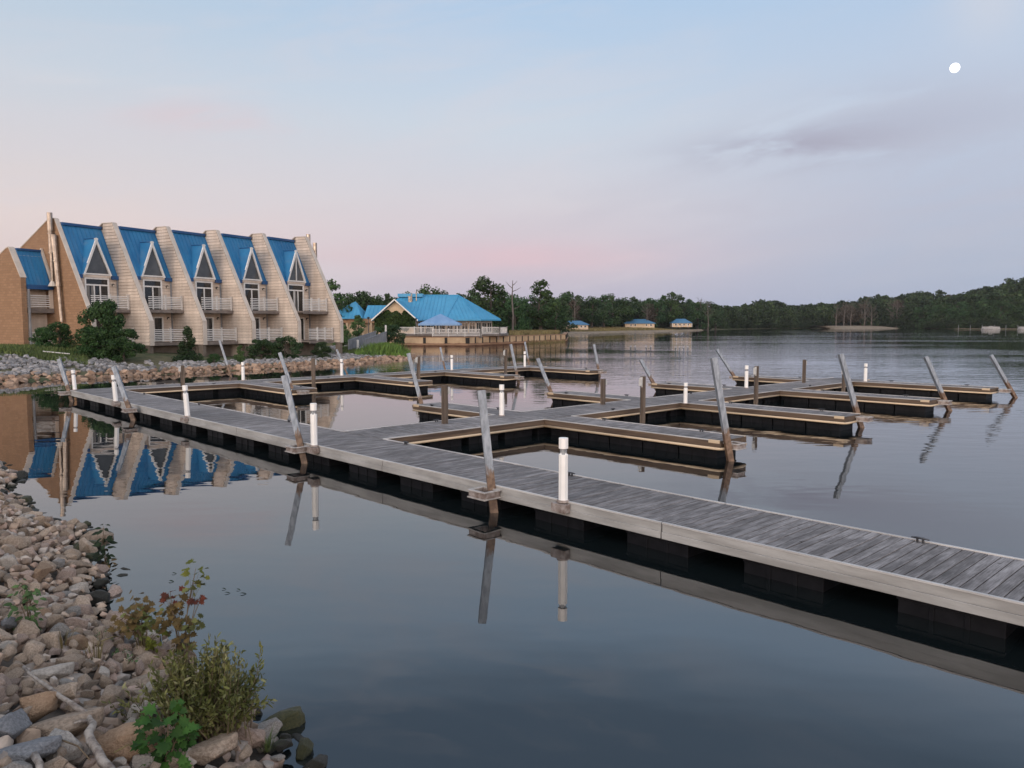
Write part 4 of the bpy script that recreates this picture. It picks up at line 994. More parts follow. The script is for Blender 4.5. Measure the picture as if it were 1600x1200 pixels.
# gangway, lamp post, white pole
def gangway():
    a, c = at(556, 549, 79), at(597, 531, 101); o = (a+c)/2; t = thing('gangway', 'grey wooden railed ramp behind the green reeds beside the hotel', 'ramp', o)
    A, B_ = a-o, c-o; d = (B_-A); n = Vector((-d.y, d.x, 0)).normalized()
    b = MB()
    for s in (-.75, .75): pass
    v = [A+n*.75, B_+n*.75, B_-n*.75, A-n*.75]; b.slab([tuple(q) for q in v], .12); b.build('ramp_floor', M['gray_wood'], t)
    for s in (-.75, .75):
        r = MB(); L = d.length; k = int(L/.22)
        for i in range(k):
            p = A + d*(i/k) + n*s; q = A + d*((i+.62)/k) + n*s; r.add([p+Vector((0,0,.05)), q+Vector((0,0,.05)), q+Vector((0,0,1.1)), p+Vector((0,0,1.1)), p+n*.04+Vector((0,0,.05)), q+n*.04+Vector((0,0,.05)), q+n*.04+Vector((0,0,1.1)), p+n*.04+Vector((0,0,1.1))], [(0,1,2,3),(7,6,5,4),(0,4,5,1),(1,5,6,2),(2,6,7,3),(3,7,4,0)])
        r.tube([A+n*s+Vector((0,0,1.13)), B_+n*s+Vector((0,0,1.13))], .05, 6); r.build('slatted_side', M['gray_wood'], t)
gangway()
def lamp_post(u, vb, vt, Y, lb):
    p = at(u, vb, Y); t = thing('lamp_post', lb, 'lamp post', p); h = at(u, vt, Y).z-p.z
    MB().tube([(0,0,-.3),(0,0,h-.35)], [.07,.05], 8).build('pole', M['cleat'], t); MB().tube([(0,0,h-.35),(0,0,h-.05),(0,0,h)], [.12,.2,.05], 8).build('lantern', M['cleat'], t)
lamp_post(576, 524, 495, 112, 'thin black lamp post in front of the left restaurant wing')
lamp_post(650, 524, 497, 115, 'thin black lamp post beside the restaurant terrace railing')
def pole(name, u, vb, vt, Y, r, mat, lb, cat):
    p = at(u, vb, Y); h = at(u, vt, Y).z-p.z; o = MB().tube([(0,0,-.3),(0,0,h*.97),(0,0,h)], [r,r,r*.6], 8).build(name, M[mat], loc=p); tag(o, lb, cat); return o
pole('utility_pole', 603, 531, 508, 100, .13, 'railing', 'pale grey pole beside the dark bush in front of the restaurant', 'pole')
pole('marker_pipe', 559, 541, 531, 80, .13, 'white', 'short white marker pipe at the foot of the grey ramp', 'pipe')
pole('sprinkler_pipe', 29, 536, 516, 62, .05, 'cleat', 'thin dark standpipe in front of the left brick wall', 'pipe')
def hit_land(u, v, lift):
    d = ray(u, v); t = 40.0
    while t < 75:
        p = Vector((d[0]*t, d[1]*t, HCAM + d[2]*t))
        if p.z <= hA1(p.x, p.y) + lift: break
        t += .1
    return p
a, c = hit_land(67, 549.0, .24), hit_land(109, 553.0, .26); o = MB().tube([(0,0,0), tuple(c-a)], .04, 8).build('white_pipe', M['railing'], loc=a); tag(o, 'long white pipe lying across the grassy bank below the hotel shrubs', 'pipe')

# ------------------------------------------------------------------ cottages
def cottage(u0, u1, vt, ve, vb, Y, lb, porch=False, stilts=False):
    x0, x1 = at(u0, 505, Y).x, at(u1, 505, Y).x; zt, ze, zb = at(0, vt, Y).z, at(0, ve, Y).z, at(0, vb, Y).z
    t = thing('cottage', lb, 'cottage', ((x0+x1)/2, Y, zb), 0, 'blue roofed cottages on the far shore'); w = (x1-x0)/2; dd = 6.0; h, e = zt-zb, ze-zb
    MB().box(-w*.92, w*.92, .5, dd-.5, 0, e).build('wall', M['tanwall'], t)
    b = MB(); r = w*.42
    P = [(-w,0,e),(w,0,e),(w,dd,e),(-w,dd,e)]; a, c = (-r,dd/2,h), (r,dd/2,h)
    for f in ([P[0],P[1],c,a],[P[1],P[2],c],[P[2],P[3],a,c],[P[3],P[0],a]): b.slab(f, .18)
    b.build('roof', M['cottage_roof'], t)
    for q in (-.55, -.28, .42, .70) if not porch else (-.6, -.2, .2, .6):
        m = MB(); m.box(w*q-.45, w*q+.45, .42, .496, e*.35, e*.85); f = m.build('window', M['white'], t)
        MB().poly((w*q-.33,.41,e*.40),(w*q+.33,.41,e*.40),(w*q+.33,.41,e*.8),(w*q-.33,.41,e*.8)).build('window_glass', M['glass'], f)
    if stilts:
        b = MB()
        for q in (-.85,-.3,.3,.85):
            for y in (.7, dd-.7): b.box(w*q-.12, w*q+.12, y-.12, y+.12, -1.6, 0)
        b.build('stilts', M['post_wood'], t)
        MB().box(-w*.98, w*.98, -1.2, dd, -.22, -.005).build('floor_platform', M['deckwood'], t)
    if porch:
        for q in (-.95,-.5,0,.5,.95): MB().box(w*q-.10, w*q+.10, .02, .22, 0, e).build('porch_post', M['white'], t)
cottage(878, 921, 501.0, 507, 514.8, 262, 'leftmost blue roofed cottage on stilts at the far shore', stilts=True)
cottage(975, 1025, 498.5, 505, 512.2, 320, 'middle blue roofed cottage on the far shore')
cottage(1050, 1082, 498, 504.5, 511, 335, 'rightmost blue roofed cottage with white porch, half hidden by trees', porch=True)

# ------------------------------------------------------------------ woods
TG = 'trees behind the hotel and restaurant'
def bh(u, vt, Y, lb, kind, i, wide=1.0, mat='leaf_dark'): tree_at(u, vt, Y, 'broadleaf_tree', lb, 'tree', TG, kind, i, mat, wide, hA1)
bh(520, 438, 128, 'loose crowned tree directly right of the hotel end wall', 'tall', 0, 1.15, 'leaf')
bh(508, 470, 120, 'low dark tree half hidden behind the right end of the hotel', 'low', 1)
bh(548, 459, 150, 'round dark tree between the hotel and the left restaurant roof', 'broad', 0, 1.1)
bh(572, 454, 152, 'dark spreading tree above the left blue pyramid roof', 'broad', 1, 1.15)
bh(590, 462, 158, 'dark tree right above the link roof of the restaurant', 'broad', 2, .9)
bh(606, 459, 165, 'small tree left of the restaurant gable', 'tall', 1, 1.1)
bh(640, 457, 172, 'small tree crown showing over the left ridge of the restaurant', 'broad', 2, .9)
bh(672, 447, 170, 'bright edged tree crown behind the middle of the restaurant ridge', 'broad', 0, .95, 'leaf')
bh(700, 456, 175, 'low wide tree crown behind the right part of the restaurant ridge', 'low', 0, 1.0)
bh(722, 458, 178, 'small dark tree just right of the restaurant ridge end', 'broad', 1, .9)
bh(764, 433, 160, 'largest tree with a bushy top behind the right end of the restaurant', 'broad', 2, 1.12, 'leaf')
bh(740, 452, 158, 'dark mid height tree between the restaurant ridge and the largest tree', 'tall', 0, 1.2)
bh(790, 452, 162, 'dark tree close behind the bare snag', 'low', 1, 1.1)
bh(806, 462, 158, 'low dark tree at the right of the bare snag', 'low', 0, 1.0)
bh(846, 438, 165, 'tall pointed tree right of the bare snag', 'tall', 1, 1.25, 'leaf')
bh(826, 462, 172, 'shadowy tree left of the tall pointed tree', 'broad', 0, 1.1)
bh(868, 464, 185, 'dark tree left of the first cottage', 'broad', 1, 1.0)
p = at(801, 517, 150)
def snag():
    t = thing('dead_snag', 'bare white dead trunk with one broken limb right of the restaurant', 'dead tree', p); b = MB(); k = (at(801,438,150).z-p.z)
    b.tube([(0,0,-.5),(.1,0,k*.3),(-.1,0,k*.6),(0,0,k)], [.22,.20,.14,.05], 8); b.build('trunk', M['deadbark'], t)
    for z, dx, dz in ((.42,1.7,1.0), (.78,1.6,.8), (.84,-1.3,1.3), (.68,-.9,.8), (.9,.9,.9)): MB().tube([(0,0,k*z),(dx*.5,.1,k*z+dz*.4),(dx,.1,k*z+dz)], [.09,.06,.02], 6).build('limb', M['deadbark'], t)
snag()
FG_ = 'trees along the far shore'
ORD = ['', 'first','second','third','fourth','fifth','sixth','seventh','eighth','ninth','tenth','eleventh','twelfth','thirteenth','fourteenth','fifteenth','sixteenth','seventeenth','eighteenth','nineteenth','twentieth','twenty-first','twenty-second','twenty-third']
far_list = []
rr = random.Random(5)
words = {'broad': 'rounded', 'tall': 'tall narrow', 'low': 'low bushy'}
for j, (u, vt, Y) in enumerate(((884,459,285),(903,462,290),(893,455,300),(925,464,292),(943,461,300),(957,459,320),(972,466,325),(990,464,335),(1004,470,330),(1020,467,340),(1036,462,350),(1049,457,345),(1062,461,350),(1076,468,355),(1090,474,365),(1104,472,372),(1118,476,390))):
    k = ('broad','tall','low')[(j*7) % 3] if j not in (11, 12) else 'tall'
    far_list.append((u, vt, Y, k, rr.randrange(3) if k == 'broad' else rr.randrange(2), 'leaf' if j in (5, 11) else 'leaf_dark'))
land_marks = {0:'behind the leftmost cottage', 1:'above the leftmost cottage roof', 2:'rising highest behind the leftmost cottage', 3:'just right of the leftmost cottage', 4:'second right of the leftmost cottage', 5:'midway between the first two cottages',
  6:'left of the middle cottage', 7:'above the left side of the middle cottage', 8:'behind the middle cottage roof', 9:'above the right side of the middle cottage', 10:'just right of the middle cottage', 11:'rising highest between the middle and right cottages',
  12:'left of the rightmost cottage', 13:'directly above the rightmost cottage', 14:'just right of the rightmost cottage', 15:'second right of the rightmost cottage', 16:'third right of the rightmost cottage'}
for j, (u, vt, Y, k, i, mt) in enumerate(far_list):
    tree_at(u, vt, Y, 'shore_tree', '%s dark green tree %s' % (words[k], land_marks[j]), 'tree', FG_, k, i, mt, rr.uniform(1.05, 1.35))
BG = 'brownish half bare trees on the far shore'
for u, vt, Y, lb, w in ((897,464,276,'brown sparse tree behind the leftmost cottage',1.0), (1010,474,322,'rusty brown tree above the middle cottage',1.1), (1096,466,362,'bare grey tree with pale trunk right of the rightmost cottage',.9), (1106,470,356,'second bare tree right of the rightmost cottage',.9)):
    tree_at(u, vt, Y, 'bare_tree', lb, 'tree', BG, 'dead', int(u) % 3, wide=w)
tree_at(1012, 474, 330, 'brown_tree', 'thin rusty leaved tree beside the middle cottage', 'tree', BG, 'broad', 1, 'leaf_brown', 1.1)
tree_at(895, 470, 280, 'brown_tree', 'thin brown leaved tree just behind the leftmost cottage', 'tree', BG, 'tall', 1, 'leaf_brown', 1.1)
# sandy point with bare trees
PG2 = 'bare trees on the sandy point'
names = ['leftmost bare tree on the sandy point', 'second bare tree on the sandy point from the left', 'tall branching bare tree on the sandy point, third from left', 'pale trunked bare tree in the middle of the sandy point', 'bare tree right of the middle on the sandy point', 'twin bare tree near the right of the sandy point', 'rightmost bare tree on the sandy point']
for j, (u, vt) in enumerate(((1306,474),(1318,470),(1330,473),(1351,467),(1362,476),(1394,468),(1400,472))):
    tree_at(u, vt, 482 + 4*(j % 2), 'bare_tree', names[j], 'tree', PG2, 'dead', j % 3, wide=1.0)
for j, (u, vt, lb) in enumerate(((1322,476,'brownish leafed tree behind the left bare trees of the sandy point'), (1345,474,'brownish leafed tree behind the middle of the sandy point'), (1400,470,'brownish leafed tree behind the right bare trees of the sandy point'), (1480,462,'brown tinted tree in the right-hand wood'))):
    tree_at(u, vt, 500, 'brown_tree', lb, 'tree', BG, 'broad', j % 3, 'leaf_brown', 1.25)
# front rank of the right-hand wood, each tree its own
RG = 'front trees of the right-hand wood'
sky_v = lambda u: np.interp(u, [1120,1150,1190,1230,1260,1300,1340,1370,1400,1440,1480,1520,1560,1600,1660], [478,477,470,476,474,475,471,463,466,459,456,452,445,430,424])
rank = 0
for u in list(range(1420, 1672, 13)):
    rank += 1; k = ('low','broad','low')[rank % 3]; Y = np.interp(u, [1420,1490,1600,1700],[476,448,432,418]) + rr.uniform(-2, 8)
    g = hB1(at(u,505,Y).x, Y); hgt = rr.uniform(13, 17.5); vt = proj((at(u,505,Y).x, Y, g+hgt))[1]
    tree_at(u + rr.uniform(-3,3), max(vt, sky_v(u)+3), Y, 'shore_tree', '%s waterside tree of the right-hand wood, %s to the right of the sandy point' % ({'broad':'rounded','low':'bushy','tall':'slender'}[k], ORD[rank]), 'tree', RG, k, rr.randrange(2), 'leaf_dark', rr.uniform(1.1, 1.45))
# mass of the woods beyond: reads as one surface
def far_wood():
    pts = []
    lib = []
    for i, kind in enumerate(('broad','tall','low','broad')):
        rnd = random.Random(40+i); C, Nn, S = blob_cloud(crown_blobs(kind, 10.0, rnd), 20, .85); lib.append((C, Nn, S))
    AC, AN, AS = [], [], []
    def put(x, y, z, h, w=1.2):
        C, Nn, S = lib[rr.randrange(4)]; a = rr.uniform(0, 6.28); c, s = math.cos(a), math.sin(a); k = h/10
        Rm = np.array([[c,-s,0],[s,c,0],[0,0,1]]); AC.append((C*np.array([k*w,k*w,k]))@Rm.T + np.array([x,y,z])); AN.append(Nn@Rm.T); AS.append(S*k)
    for u in np.arange(1095, 1445, 5.2):                      # centre: the low wood behind the narrows
        for dy in (0, 14, 30):
            Y = np.interp(u, [1095,1140,1230,1284,1445],[395,432,497,512,512]) + dy + rr.uniform(-4, 5); p = at(u+rr.uniform(-3,3), 505, Y); g = hB1(p.x, Y); top = at(u, sky_v(u)+rr.choice((-3,0,2,4))+rr.uniform(-1.5,2.5) + (6 if dy == 0 else 0), Y).z
            put(p.x, Y, g-.3, max(7, top-g), 1.25)
    for u in np.arange(1345, 1700, 7.0):                      # right hill, rank behind rank
        for dy in (0, 14, 32, 54, 80):
            Y = np.interp(u, [1345,1430,1490,1600,1700],[500,482,455,440,426]) + dy + rr.uniform(-6, 6); p = at(u+rr.uniform(-4,4), 505, Y); g = hB1(p.x, Y); lim = at(u, sky_v(u)+rr.choice((-5,-2,0,2,4,6))+rr.uniform(-1.5,1.5), Y).z
            h = min(rr.uniform(13, 19), lim-g) if dy < 80 else lim-g
            if h > 3: put(p.x, Y, g-.3, h, 1.3)
    for u in np.arange(864, 1100, 6.5):                       # behind the cottages
        Y = 372 + rr.uniform(-8, 14); p = at(u, 505, Y); g = hB1(p.x, Y); top = at(u, np.interp(u, [864,940,1040,1100], [470,468,468,474])+rr.uniform(-3,3), Y).z
        put(p.x, Y, g-.3, max(7, top-g), 1.3)
    for u in np.arange(480, 880, 11):                         # behind the restaurant
        Y = 215 + rr.uniform(-8, 12); p = at(u, 505, Y); put(p.x, Y, 1.5, at(u, 468+rr.uniform(-4,6), Y).z-1.5, 1.2)
    for u in np.arange(1120, 1290, 3.0):                      # bushes down to the water
        Y = np.interp(u, [1120,1140,1230,1290],[412,426,490,508]) + rr.uniform(0, 3); p = at(u, 505, Y); put(p.x, Y, -.2, rr.uniform(2.5, 5.5), 1.6)
    for u in np.arange(1428, 1700, 3.2):
        Y = np.interp(u, [1428,1490,1600,1700],[470,440,422,408]) + rr.uniform(0, 4); p = at(u, 505, Y); put(p.x, Y, -.2, rr.uniform(3, 7), 1.7)
    for u in np.arange(735, 1100, 4.2):                       # shaded undergrowth under the tree rows
        Y = np.interp(u, [735,870,890,1100],[178,205,296,372]) + rr.uniform(0, 8); p = at(u, 505, Y); put(p.x, Y, (hA1 if u < 880 else hB1)(p.x, Y)-.3, rr.uniform(4, 7), 1.6)
    C, Nn, S = np.concatenate(AC), np.concatenate(AN), np.concatenate(AS)
    me = leaf_mesh('far_wood', C, Nn, S, M['leaf_wood']); tag(link('far_wood', me), 'dark continuous woodland on the far banks of the lake', 'woodland', kind='stuff')
far_wood()
# boats and jetty on the right
def jetty():
    a, c = onz(1492, 515.0), onz(1640, 515.0); t = thing('far_jetty', 'low dark jetty with thin posts along the right-hand wood', 'jetty', (a.x, a.y, 0)); L = c.x-a.x
    MB().box(0, L, -1, 1, .35, .6).build('jetty_deck', M['post_wood'], t)
    for i in range(8): x = L*(i+.2)/8; MB().tube([(x,-1,-1),(x,-1,2.4)], .11, 6).build('jetty_post', M['gray_wood'], t)
jetty()
def boat(u0, u1, lb):
    a, c = onz(u0, 515.3), onz(u1, 515.3); L = c.x-a.x; t = thing('pontoon_boat', lb, 'boat', ((a.x+c.x)/2, a.y-1.5, 0), 0, 'white boats at the far jetty')
    for y in (-.9, .9): MB().tube([(-L/2,y,.25),(L*.42,y,.25),(L/2,y,.4)], [.35,.35,.1], 8).build('pontoon', M['boat'], t, smooth=True)
    MB().box(-L*.47, L*.46, -1.3, 1.3, .60, .75).build('deck', M['boat'], t)
    MB().box(-L*.45, L*.42, -1.28, -1.2, .75, 1.6).build('side_panel', M['boat'], t); MB().box(-L*.45, L*.42, 1.2, 1.28, .75, 1.6).build('side_panel', M['boat'], t)
    MB().box(-L*.1, L*.05, -.6, .6, .75, 1.9).build('console', M['boat'], t)
    for x in (-.4, -.1, .15): MB().tube([(L*x,-1.1,1.6),(L*x,-1.1,2.5)], .05, 6).build('rail_post', M['cleat'], t)
boat(1532, 1559, 'white pontoon boat moored at the far jetty by the right-hand wood'); boat(1589, 1622, 'second white boat at the far jetty, cut by the right picture edge')
# sandy lip of the point
sm = MB(); pa = [P2(q, v) for q, v in ((1284,513.2),(1300,513.9),(1340,514.0),(1400,513.6),(1424,513.0))]
sm.add([(x,y,-.1) for x,y in pa]+[(x,y+4,.55) for x,y in pa]+[(x,y+26,1.75) for x,y in pa], [(i,i+1,i+6,i+5) for i in range(4)]+[(i+5,i+6,i+11,i+10) for i in range(4)])
tag(sm.build('sandy_point', M['sand'], smooth=True), kind='structure')
pa = [P2(q, v) for q, v in ((884,521.8),(930,521.3),(985,519.5),(1050,518.5),(1100,516.4))]
sm = MB(); sm.add([(x,y,-.1) for x,y in pa]+[(x,y+3,.42) for x,y in pa]+[(x,y+6,.62) for x,y in pa], [(i,i+1,i+6,i+5) for i in range(4)]+[(i+5,i+6,i+11,i+10) for i in range(4)])
tag(sm.build('sandy_shore', M['sand'], smooth=True), kind='structure')

# ------------------------------------------------------------------ rocks
def rock_mesh(name, seed, flat=.7, cuts=2, npts=16, rough=.05, bev=.07):
    rnd = random.Random(seed); bm = bmesh.new()
    for i in range(npts):
        d = Vector((rnd.gauss(0,1), rnd.gauss(0,1), rnd.gauss(0,1))).normalized(); q = max(abs(d.x), abs(d.y), abs(d.z))
        d = d.lerp(d/q, .35); bm.verts.new((d.x*rnd.uniform(.8,1.05)*.85, d.y*rnd.uniform(.65,.85)*.85, d.z*flat*.8))
    bmesh.ops.convex_hull(bm, input=bm.verts)
    bmesh.ops.delete(bm, geom=[v for v in bm.verts if not v.link_faces], context='VERTS')
    if cuts:
        bmesh.ops.dissolve_limit(bm, angle_limit=R(14), verts=bm.verts, edges=bm.edges)
        bmesh.ops.bevel(bm, geom=list(bm.edges), offset=bev, segments=2, profile=.6, affect='EDGES', clamp_overlap=True)
        bmesh.ops.triangulate(bm, faces=bm.faces)
        for _ in range(cuts): bmesh.ops.subdivide_edges(bm, edges=[e for e in bm.edges if e.calc_length() > .16], cuts=1, use_grid_fill=True)
        bmesh.ops.triangulate(bm, faces=bm.faces)
        for v in bm.verts:
            o = Vector((seed*3.1, seed*1.7, 0)); n = v.co.normalized()
            v.co += n*(mnoise.noise(v.co*2.2+o)*rough*1.6 + mnoise.noise(v.co*6+o)*rough*.7)
    bmesh.ops.recalc_face_normals(bm, faces=bm.faces)
    me = bpy.data.meshes.new(name); bm.to_mesh(me); bm.free()
    if cuts: me.polygons.foreach_set('use_smooth', [True]*len(me.polygons))
    return me
def rock_stuff(name, items, mat, nproto=8, seed0=500, cuts=0):
    """items: (x,y,z,r,rotz,tilt) merged into one countless mass"""
    protos = []
    for i in range(nproto):
        me = rock_mesh('tmp', seed0+i, .7, cuts, 13); v = np.array([p.co[:] for p in me.vertices]); f = [tuple(p.vertices) for p in me.polygons]; protos.append((v, f)); bpy.data.meshes.remove(me)
    V = []; Fc = []; o = 0
    for i, (x, y, z, r, a, tl) in enumerate(items):
        v, f = protos[i % nproto]; c, s = math.cos(a), math.sin(a); ct, s_t = math.cos(tl), math.sin(tl)
        Rm = np.array([[c,-s,0],[s,c,0],[0,0,1]]) @ np.array([[1,0,0],[0,ct,-s_t],[0,s_t,ct]])
        V.append((v*r)@Rm.T + np.array([x,y,z])); Fc += [tuple(k+o for k in q) for q in f]; o += len(v)
    me = bpy.data.meshes.new(name); me.from_pydata(np.concatenate(V).tolist(), [], Fc); me.materials.append(mat)
    if cuts: me.polygons.foreach_set('use_smooth', [True]*len(me.polygons))
    return link(name, me)
# riprap below the hotel
rnd = random.Random(21); tan_, grey_ = [], []
LSH = [Vector((*p, 0)) for p in SHORE_A[1:]]
for a, c in zip(LSH[:-1], LSH[1:]):
    L = (c-a).length; d = (c-a).normalized(); n = Vector((-d.y, d.x, 0)); n = n if n.y > 0 or n.x < 0 else -n
    if inside(np.array([((a+c)/2+n*.5).x]), np.array([((a+c)/2+n*.5).y]), POLY_A)[0] == False: n = -n
    leftness = max(0, min(1, (-17-(a.x+c.x)/2)/10)); depth = 8.0 + 2.0*leftness
    for i in range(int(L*depth*6.2)):
        t = rnd.uniform(0, L); q = (rnd.random()**1.25)*depth - .45; p = a + d*t + n*q; r = rnd.uniform(.13, .36)*(1.1 if q < 1.2 else .85)
        z = hA1(p.x, p.y) + r*.15 + rnd.uniform(0,.05); (tan_ if q + rnd.gauss(0,.35) < 1.75 else grey_).append((p.x, p.y, max(z, -.15), r, rnd.uniform(0,6.28), rnd.uniform(-.5,.5)))
tag(rock_stuff('shore_riprap', tan_, M['bankrock1']), 'tan broken rocks along the waterline below the hotel', 'riprap', kind='stuff')
tag(rock_stuff('upper_riprap', grey_, M['bankrock2'], seed0=540), 'grey broken rocks on the bank above the tan ones below the hotel', 'riprap', kind='stuff')
for p_, q_, wd_ in (((0,.02),(1,.98),1),):
    pass
# near bank: placed rocks
rnd = random.Random(33)
placed = []; grid = {}
def clear(x, y, r, k):
    cx, cy = int(x/.5), int(y/.5)
    for i in range(cx-1, cx+2):
        for j in range(cy-1, cy+2):
            for (px, py, pr) in grid.get((i, j), ()):
                if math.hypot(px-x, py-y) < k*(pr+r): return False
    return True
def put_rock(x, y, r, col, flat=None, zl=0.0, fixed=None, tilt=None, rz=None):
    grid.setdefault((int(x/.5), int(y/.5)), []).append((x, y, r))
    z = bank_z(x, y) + zl
    placed.append(dict(x=x, y=y, z=z, r=r, col=col, flat=flat, lab=fixed, tilt=tilt, rz=rz))
SPEC = [((205,1158), .235, 'orange brown', 'large rounded orange brown boulder left of the bright green sapling', None), ((326,1166), .21, 'tan', 'flat tan rock slab right of the bright green sapling', 'slab'), ((232,1175), .13, 'pale', 'pale white lichened rock below the bright green sapling', None),
        ((172,922), .21, 'pinkish', 'big pinkish blocky rock near the waterline above the rust leaved sapling', None), ((62,893), .20, 'orange brown', 'squarish salmon coloured rock among small stones on the left', None), ((150,842), .26, 'brown', 'broad brown rock at the foot of the dark waterside weed', None),
        ((128,857), .27, 'tan', 'long tan rock lying just left of the dark waterside weed', None), ((74,1046), .19, 'pale', 'large pale flat rock just above the bleached branch tip', 'slab'), ((40,1167), .19, 'bluish grey', 'long bluish grey rock left of the bleached branch at the bottom', 'slab'),
        ((95,1160), .15, 'grey', 'blunt grey block right end of the long bluish grey rock', None), ((18,1128), .16, 'bluish grey', 'bluish pale rock at the lower left picture edge', None), ((135,853), .22, 'mossy', 'mossy dark green rock at the water left of the dark weed', None),
        ((226,1062), .22, 'brown', 'long brown rock above the pale round one, left of the willow bush', 'slab'), ((58,1095), .17, 'orange brown', 'rusty orange rock under the middle of the bleached branch', None), ((100,1128), .24, 'brown', 'dark brown slab beside the bend of the bleached branch', 'slab'),
        ((385,1148), .17, 'pinkish', 'pinkish rock at the waterline right of the willow bush', None), ((195,895), .15, 'wet dark', 'black wet rock standing in the water above the rust leaved sapling', None), ((211,915), .16, 'wet dark', 'second black wet rock in the water beside the red leaved sapling', None), ((236,925), .19, 'wet dark', 'large dark wet rock in the water behind the red leaved sapling', None)]
for (u, v), r, col, lb, fl in SPEC:
    p = hit_bank(u, v, .05); put_rock(p.x, p.y, r, col, fl, .02, lb, tilt=.1, rz=rnd.uniform(0,6.28) if fl is None else R(25))
def pick(n, a):
    if n < -.02: return rnd.choice(['wet dark','wet dark','mossy','mossy'])
    if n < .22 and rnd.random() < .55: return rnd.choice(['wet dark','mossy','brown'])
    near = max(0, min(1, (4-a)/5)); q = rnd.random()
    tab = [('tan',.34),('pinkish',.29-.08*near),('pale',.09+.05*near),('grey',.05+.08*near),('bluish grey',.01+.07*near),('brown',.15),('orange brown',.03)]
    t = 0
    for c, w in tab:
        t += w
        if q < t: return c
    return 'tan'
for rmin, rmax, tries, kk, zl in ((.14, .20, 700, .84, .0), (.095, .14, 6000, .80, .015), (.065, .095, 18000, .76, .025), (.038, .065, 18000, .72, .04)):
    for _ in range(tries):
        a = rnd.uniform(-7, 24)**1.0; n0 = rnd.uniform(-.55, 6.5) if a < 12 else rnd.uniform(-.5, 5)
        p = Vector((W_A[0], W_A[1], 0)) + wd*a + wn*n0; n, a_ = bank_n(p.x, p.y)
        if (n < .05 and rmax < .12) or n < -.20 or (n < -.10 and rmax < .12) or (n < -.1 and rnd.random() < .6): continue
        r = rnd.uniform(rmin, rmax)*(1.0 + .12*max(0, min(1, (3-a)/6)))
        if clear(p.x, p.y, r, kk): put_rock(p.x, p.y, r, pick(n, a), None, zl + rnd.uniform(-.02,.03))
under = []
for _ in range(9000):
    a = rnd.uniform(-6, 22); n0 = rnd.uniform(-.2, 6); p = Vector((W_A[0], W_A[1], 0)) + wd*a + wn*n0; n, _a = bank_n(p.x, p.y)
    if n > .12: under.append(dict(x=p.x, y=p.y, z=bank_z(p.x, p.y)-.045, r=rnd.uniform(.05,.115)))
cand = []
for q in placed:
    u, v = proj((q['x'], q['y'], q['z'])); dist = math.hypot(q['x'], q['y']); q['u'], q['v'] = u, v; q['px'] = q['r']*F/max(dist, .5)
    q['in'] = -10 < u < 1500 and 640 < v < 1215 and q['y'] > 1
    cand.append((q['lab'] is not None, q['in'], q['px'], q))
cand.sort(key=lambda c: (-c[0], -c[1], -c[2])); NIND = 296
ind = [c[3] for c in cand[:NIND] if c[1]]; rest = [c[3] for c in cand[NIND:]]
SH = {'angular': [rock_mesh('rock', 10+i, .72, 2, 13, .045, .06) for i in range(5)], 'rounded': [rock_mesh('rock', 30+i, .78, 2, 26, .05, .12) for i in range(4)], 'flat': [rock_mesh('rock', 50+i, .45, 2, 15, .04, .06) for i in range(4)]}
SH['slab'] = [rock_mesh('rock', 72, .38, 2, 11, .03, .04)]
MARKS = [('bleached driftwood branch', (118,1110)), ('bright green sapling', (258,1165)), ('willow bush', (320,1120)), ('red leaved sapling', (283,1000)), ('rust leaved sapling', (215,985)), ('dark waterside weed', (164,870)), ('green weed on the left', (40,965)), ('salmon coloured squarish rock', (62,893)), ('left picture edge', (0,800)), ('lower left picture corner', (0,1195)), ('lower end of the bank', (430,1180))]
seen = {}
for q in ind:
    sh = 'slab' if q['flat'] == 'slab' else rnd.choice(['angular','angular','angular','rounded','rounded','flat'])
    me0 = rnd.choice(SH[sh]); key = (me0.name, q['col'])
    if key not in PROTO:
        m2 = me0.copy(); m2.materials.clear(); m2.materials.append(M['rock '+q['col']]); PROTO[key] = m2
    o = link('rock', PROTO[key]); r = q['r']; o.location = (q['x'], q['y'], q['z'])
    o.scale = (r*1.2, r*rnd.uniform(.9,1.12), r*1.08) if sh != 'slab' else (r*1.45, r*1.0, r*1.1)
    tl = q['tilt'] if q['tilt'] is not None else .45
    o.rotation_euler = (rnd.uniform(-tl,tl), rnd.uniform(-tl,tl), rnd.uniform(0,6.28) if q['rz'] is None else q['rz'])
    o['category'] = 'rock'; o['group'] = 'riprap rocks on the near bank'
    if q['lab']: o['label'] = q['lab']; continue
    mk, (mu, mv) = min(MARKS, key=lambda m: math.hypot(m[1][0]-q['u'], (m[1][1]-q['v'])*1.3)); du, dv = q['u']-mu, (q['v']-mv)*1.3
    rel = ('right of' if du > 0 else 'left of') if abs(du) > abs(dv) else ('below' if dv > 0 else 'above')
    if mk == 'left picture edge': rel = 'near'
    sz = 'small' if r < .12 else ('medium' if r < .19 else 'large')
    seen.setdefault((sz, q['col'], {'slab':'flat'}.get(sh, sh), rel, mk), []).append((math.hypot(du, dv), o))
for (sz, col, sh, rel, mk), lst in seen.items():
    lst.sort(key=lambda t: t[0])
    for i, (_, o) in enumerate(lst): o['label'] = '%s %s %s rock %s the %s' % (sz, col, sh, rel, mk) + ('' if len(lst) == 1 else (', nearest one' if i == 0 else ', %s nearest' % ORD[i+1]))
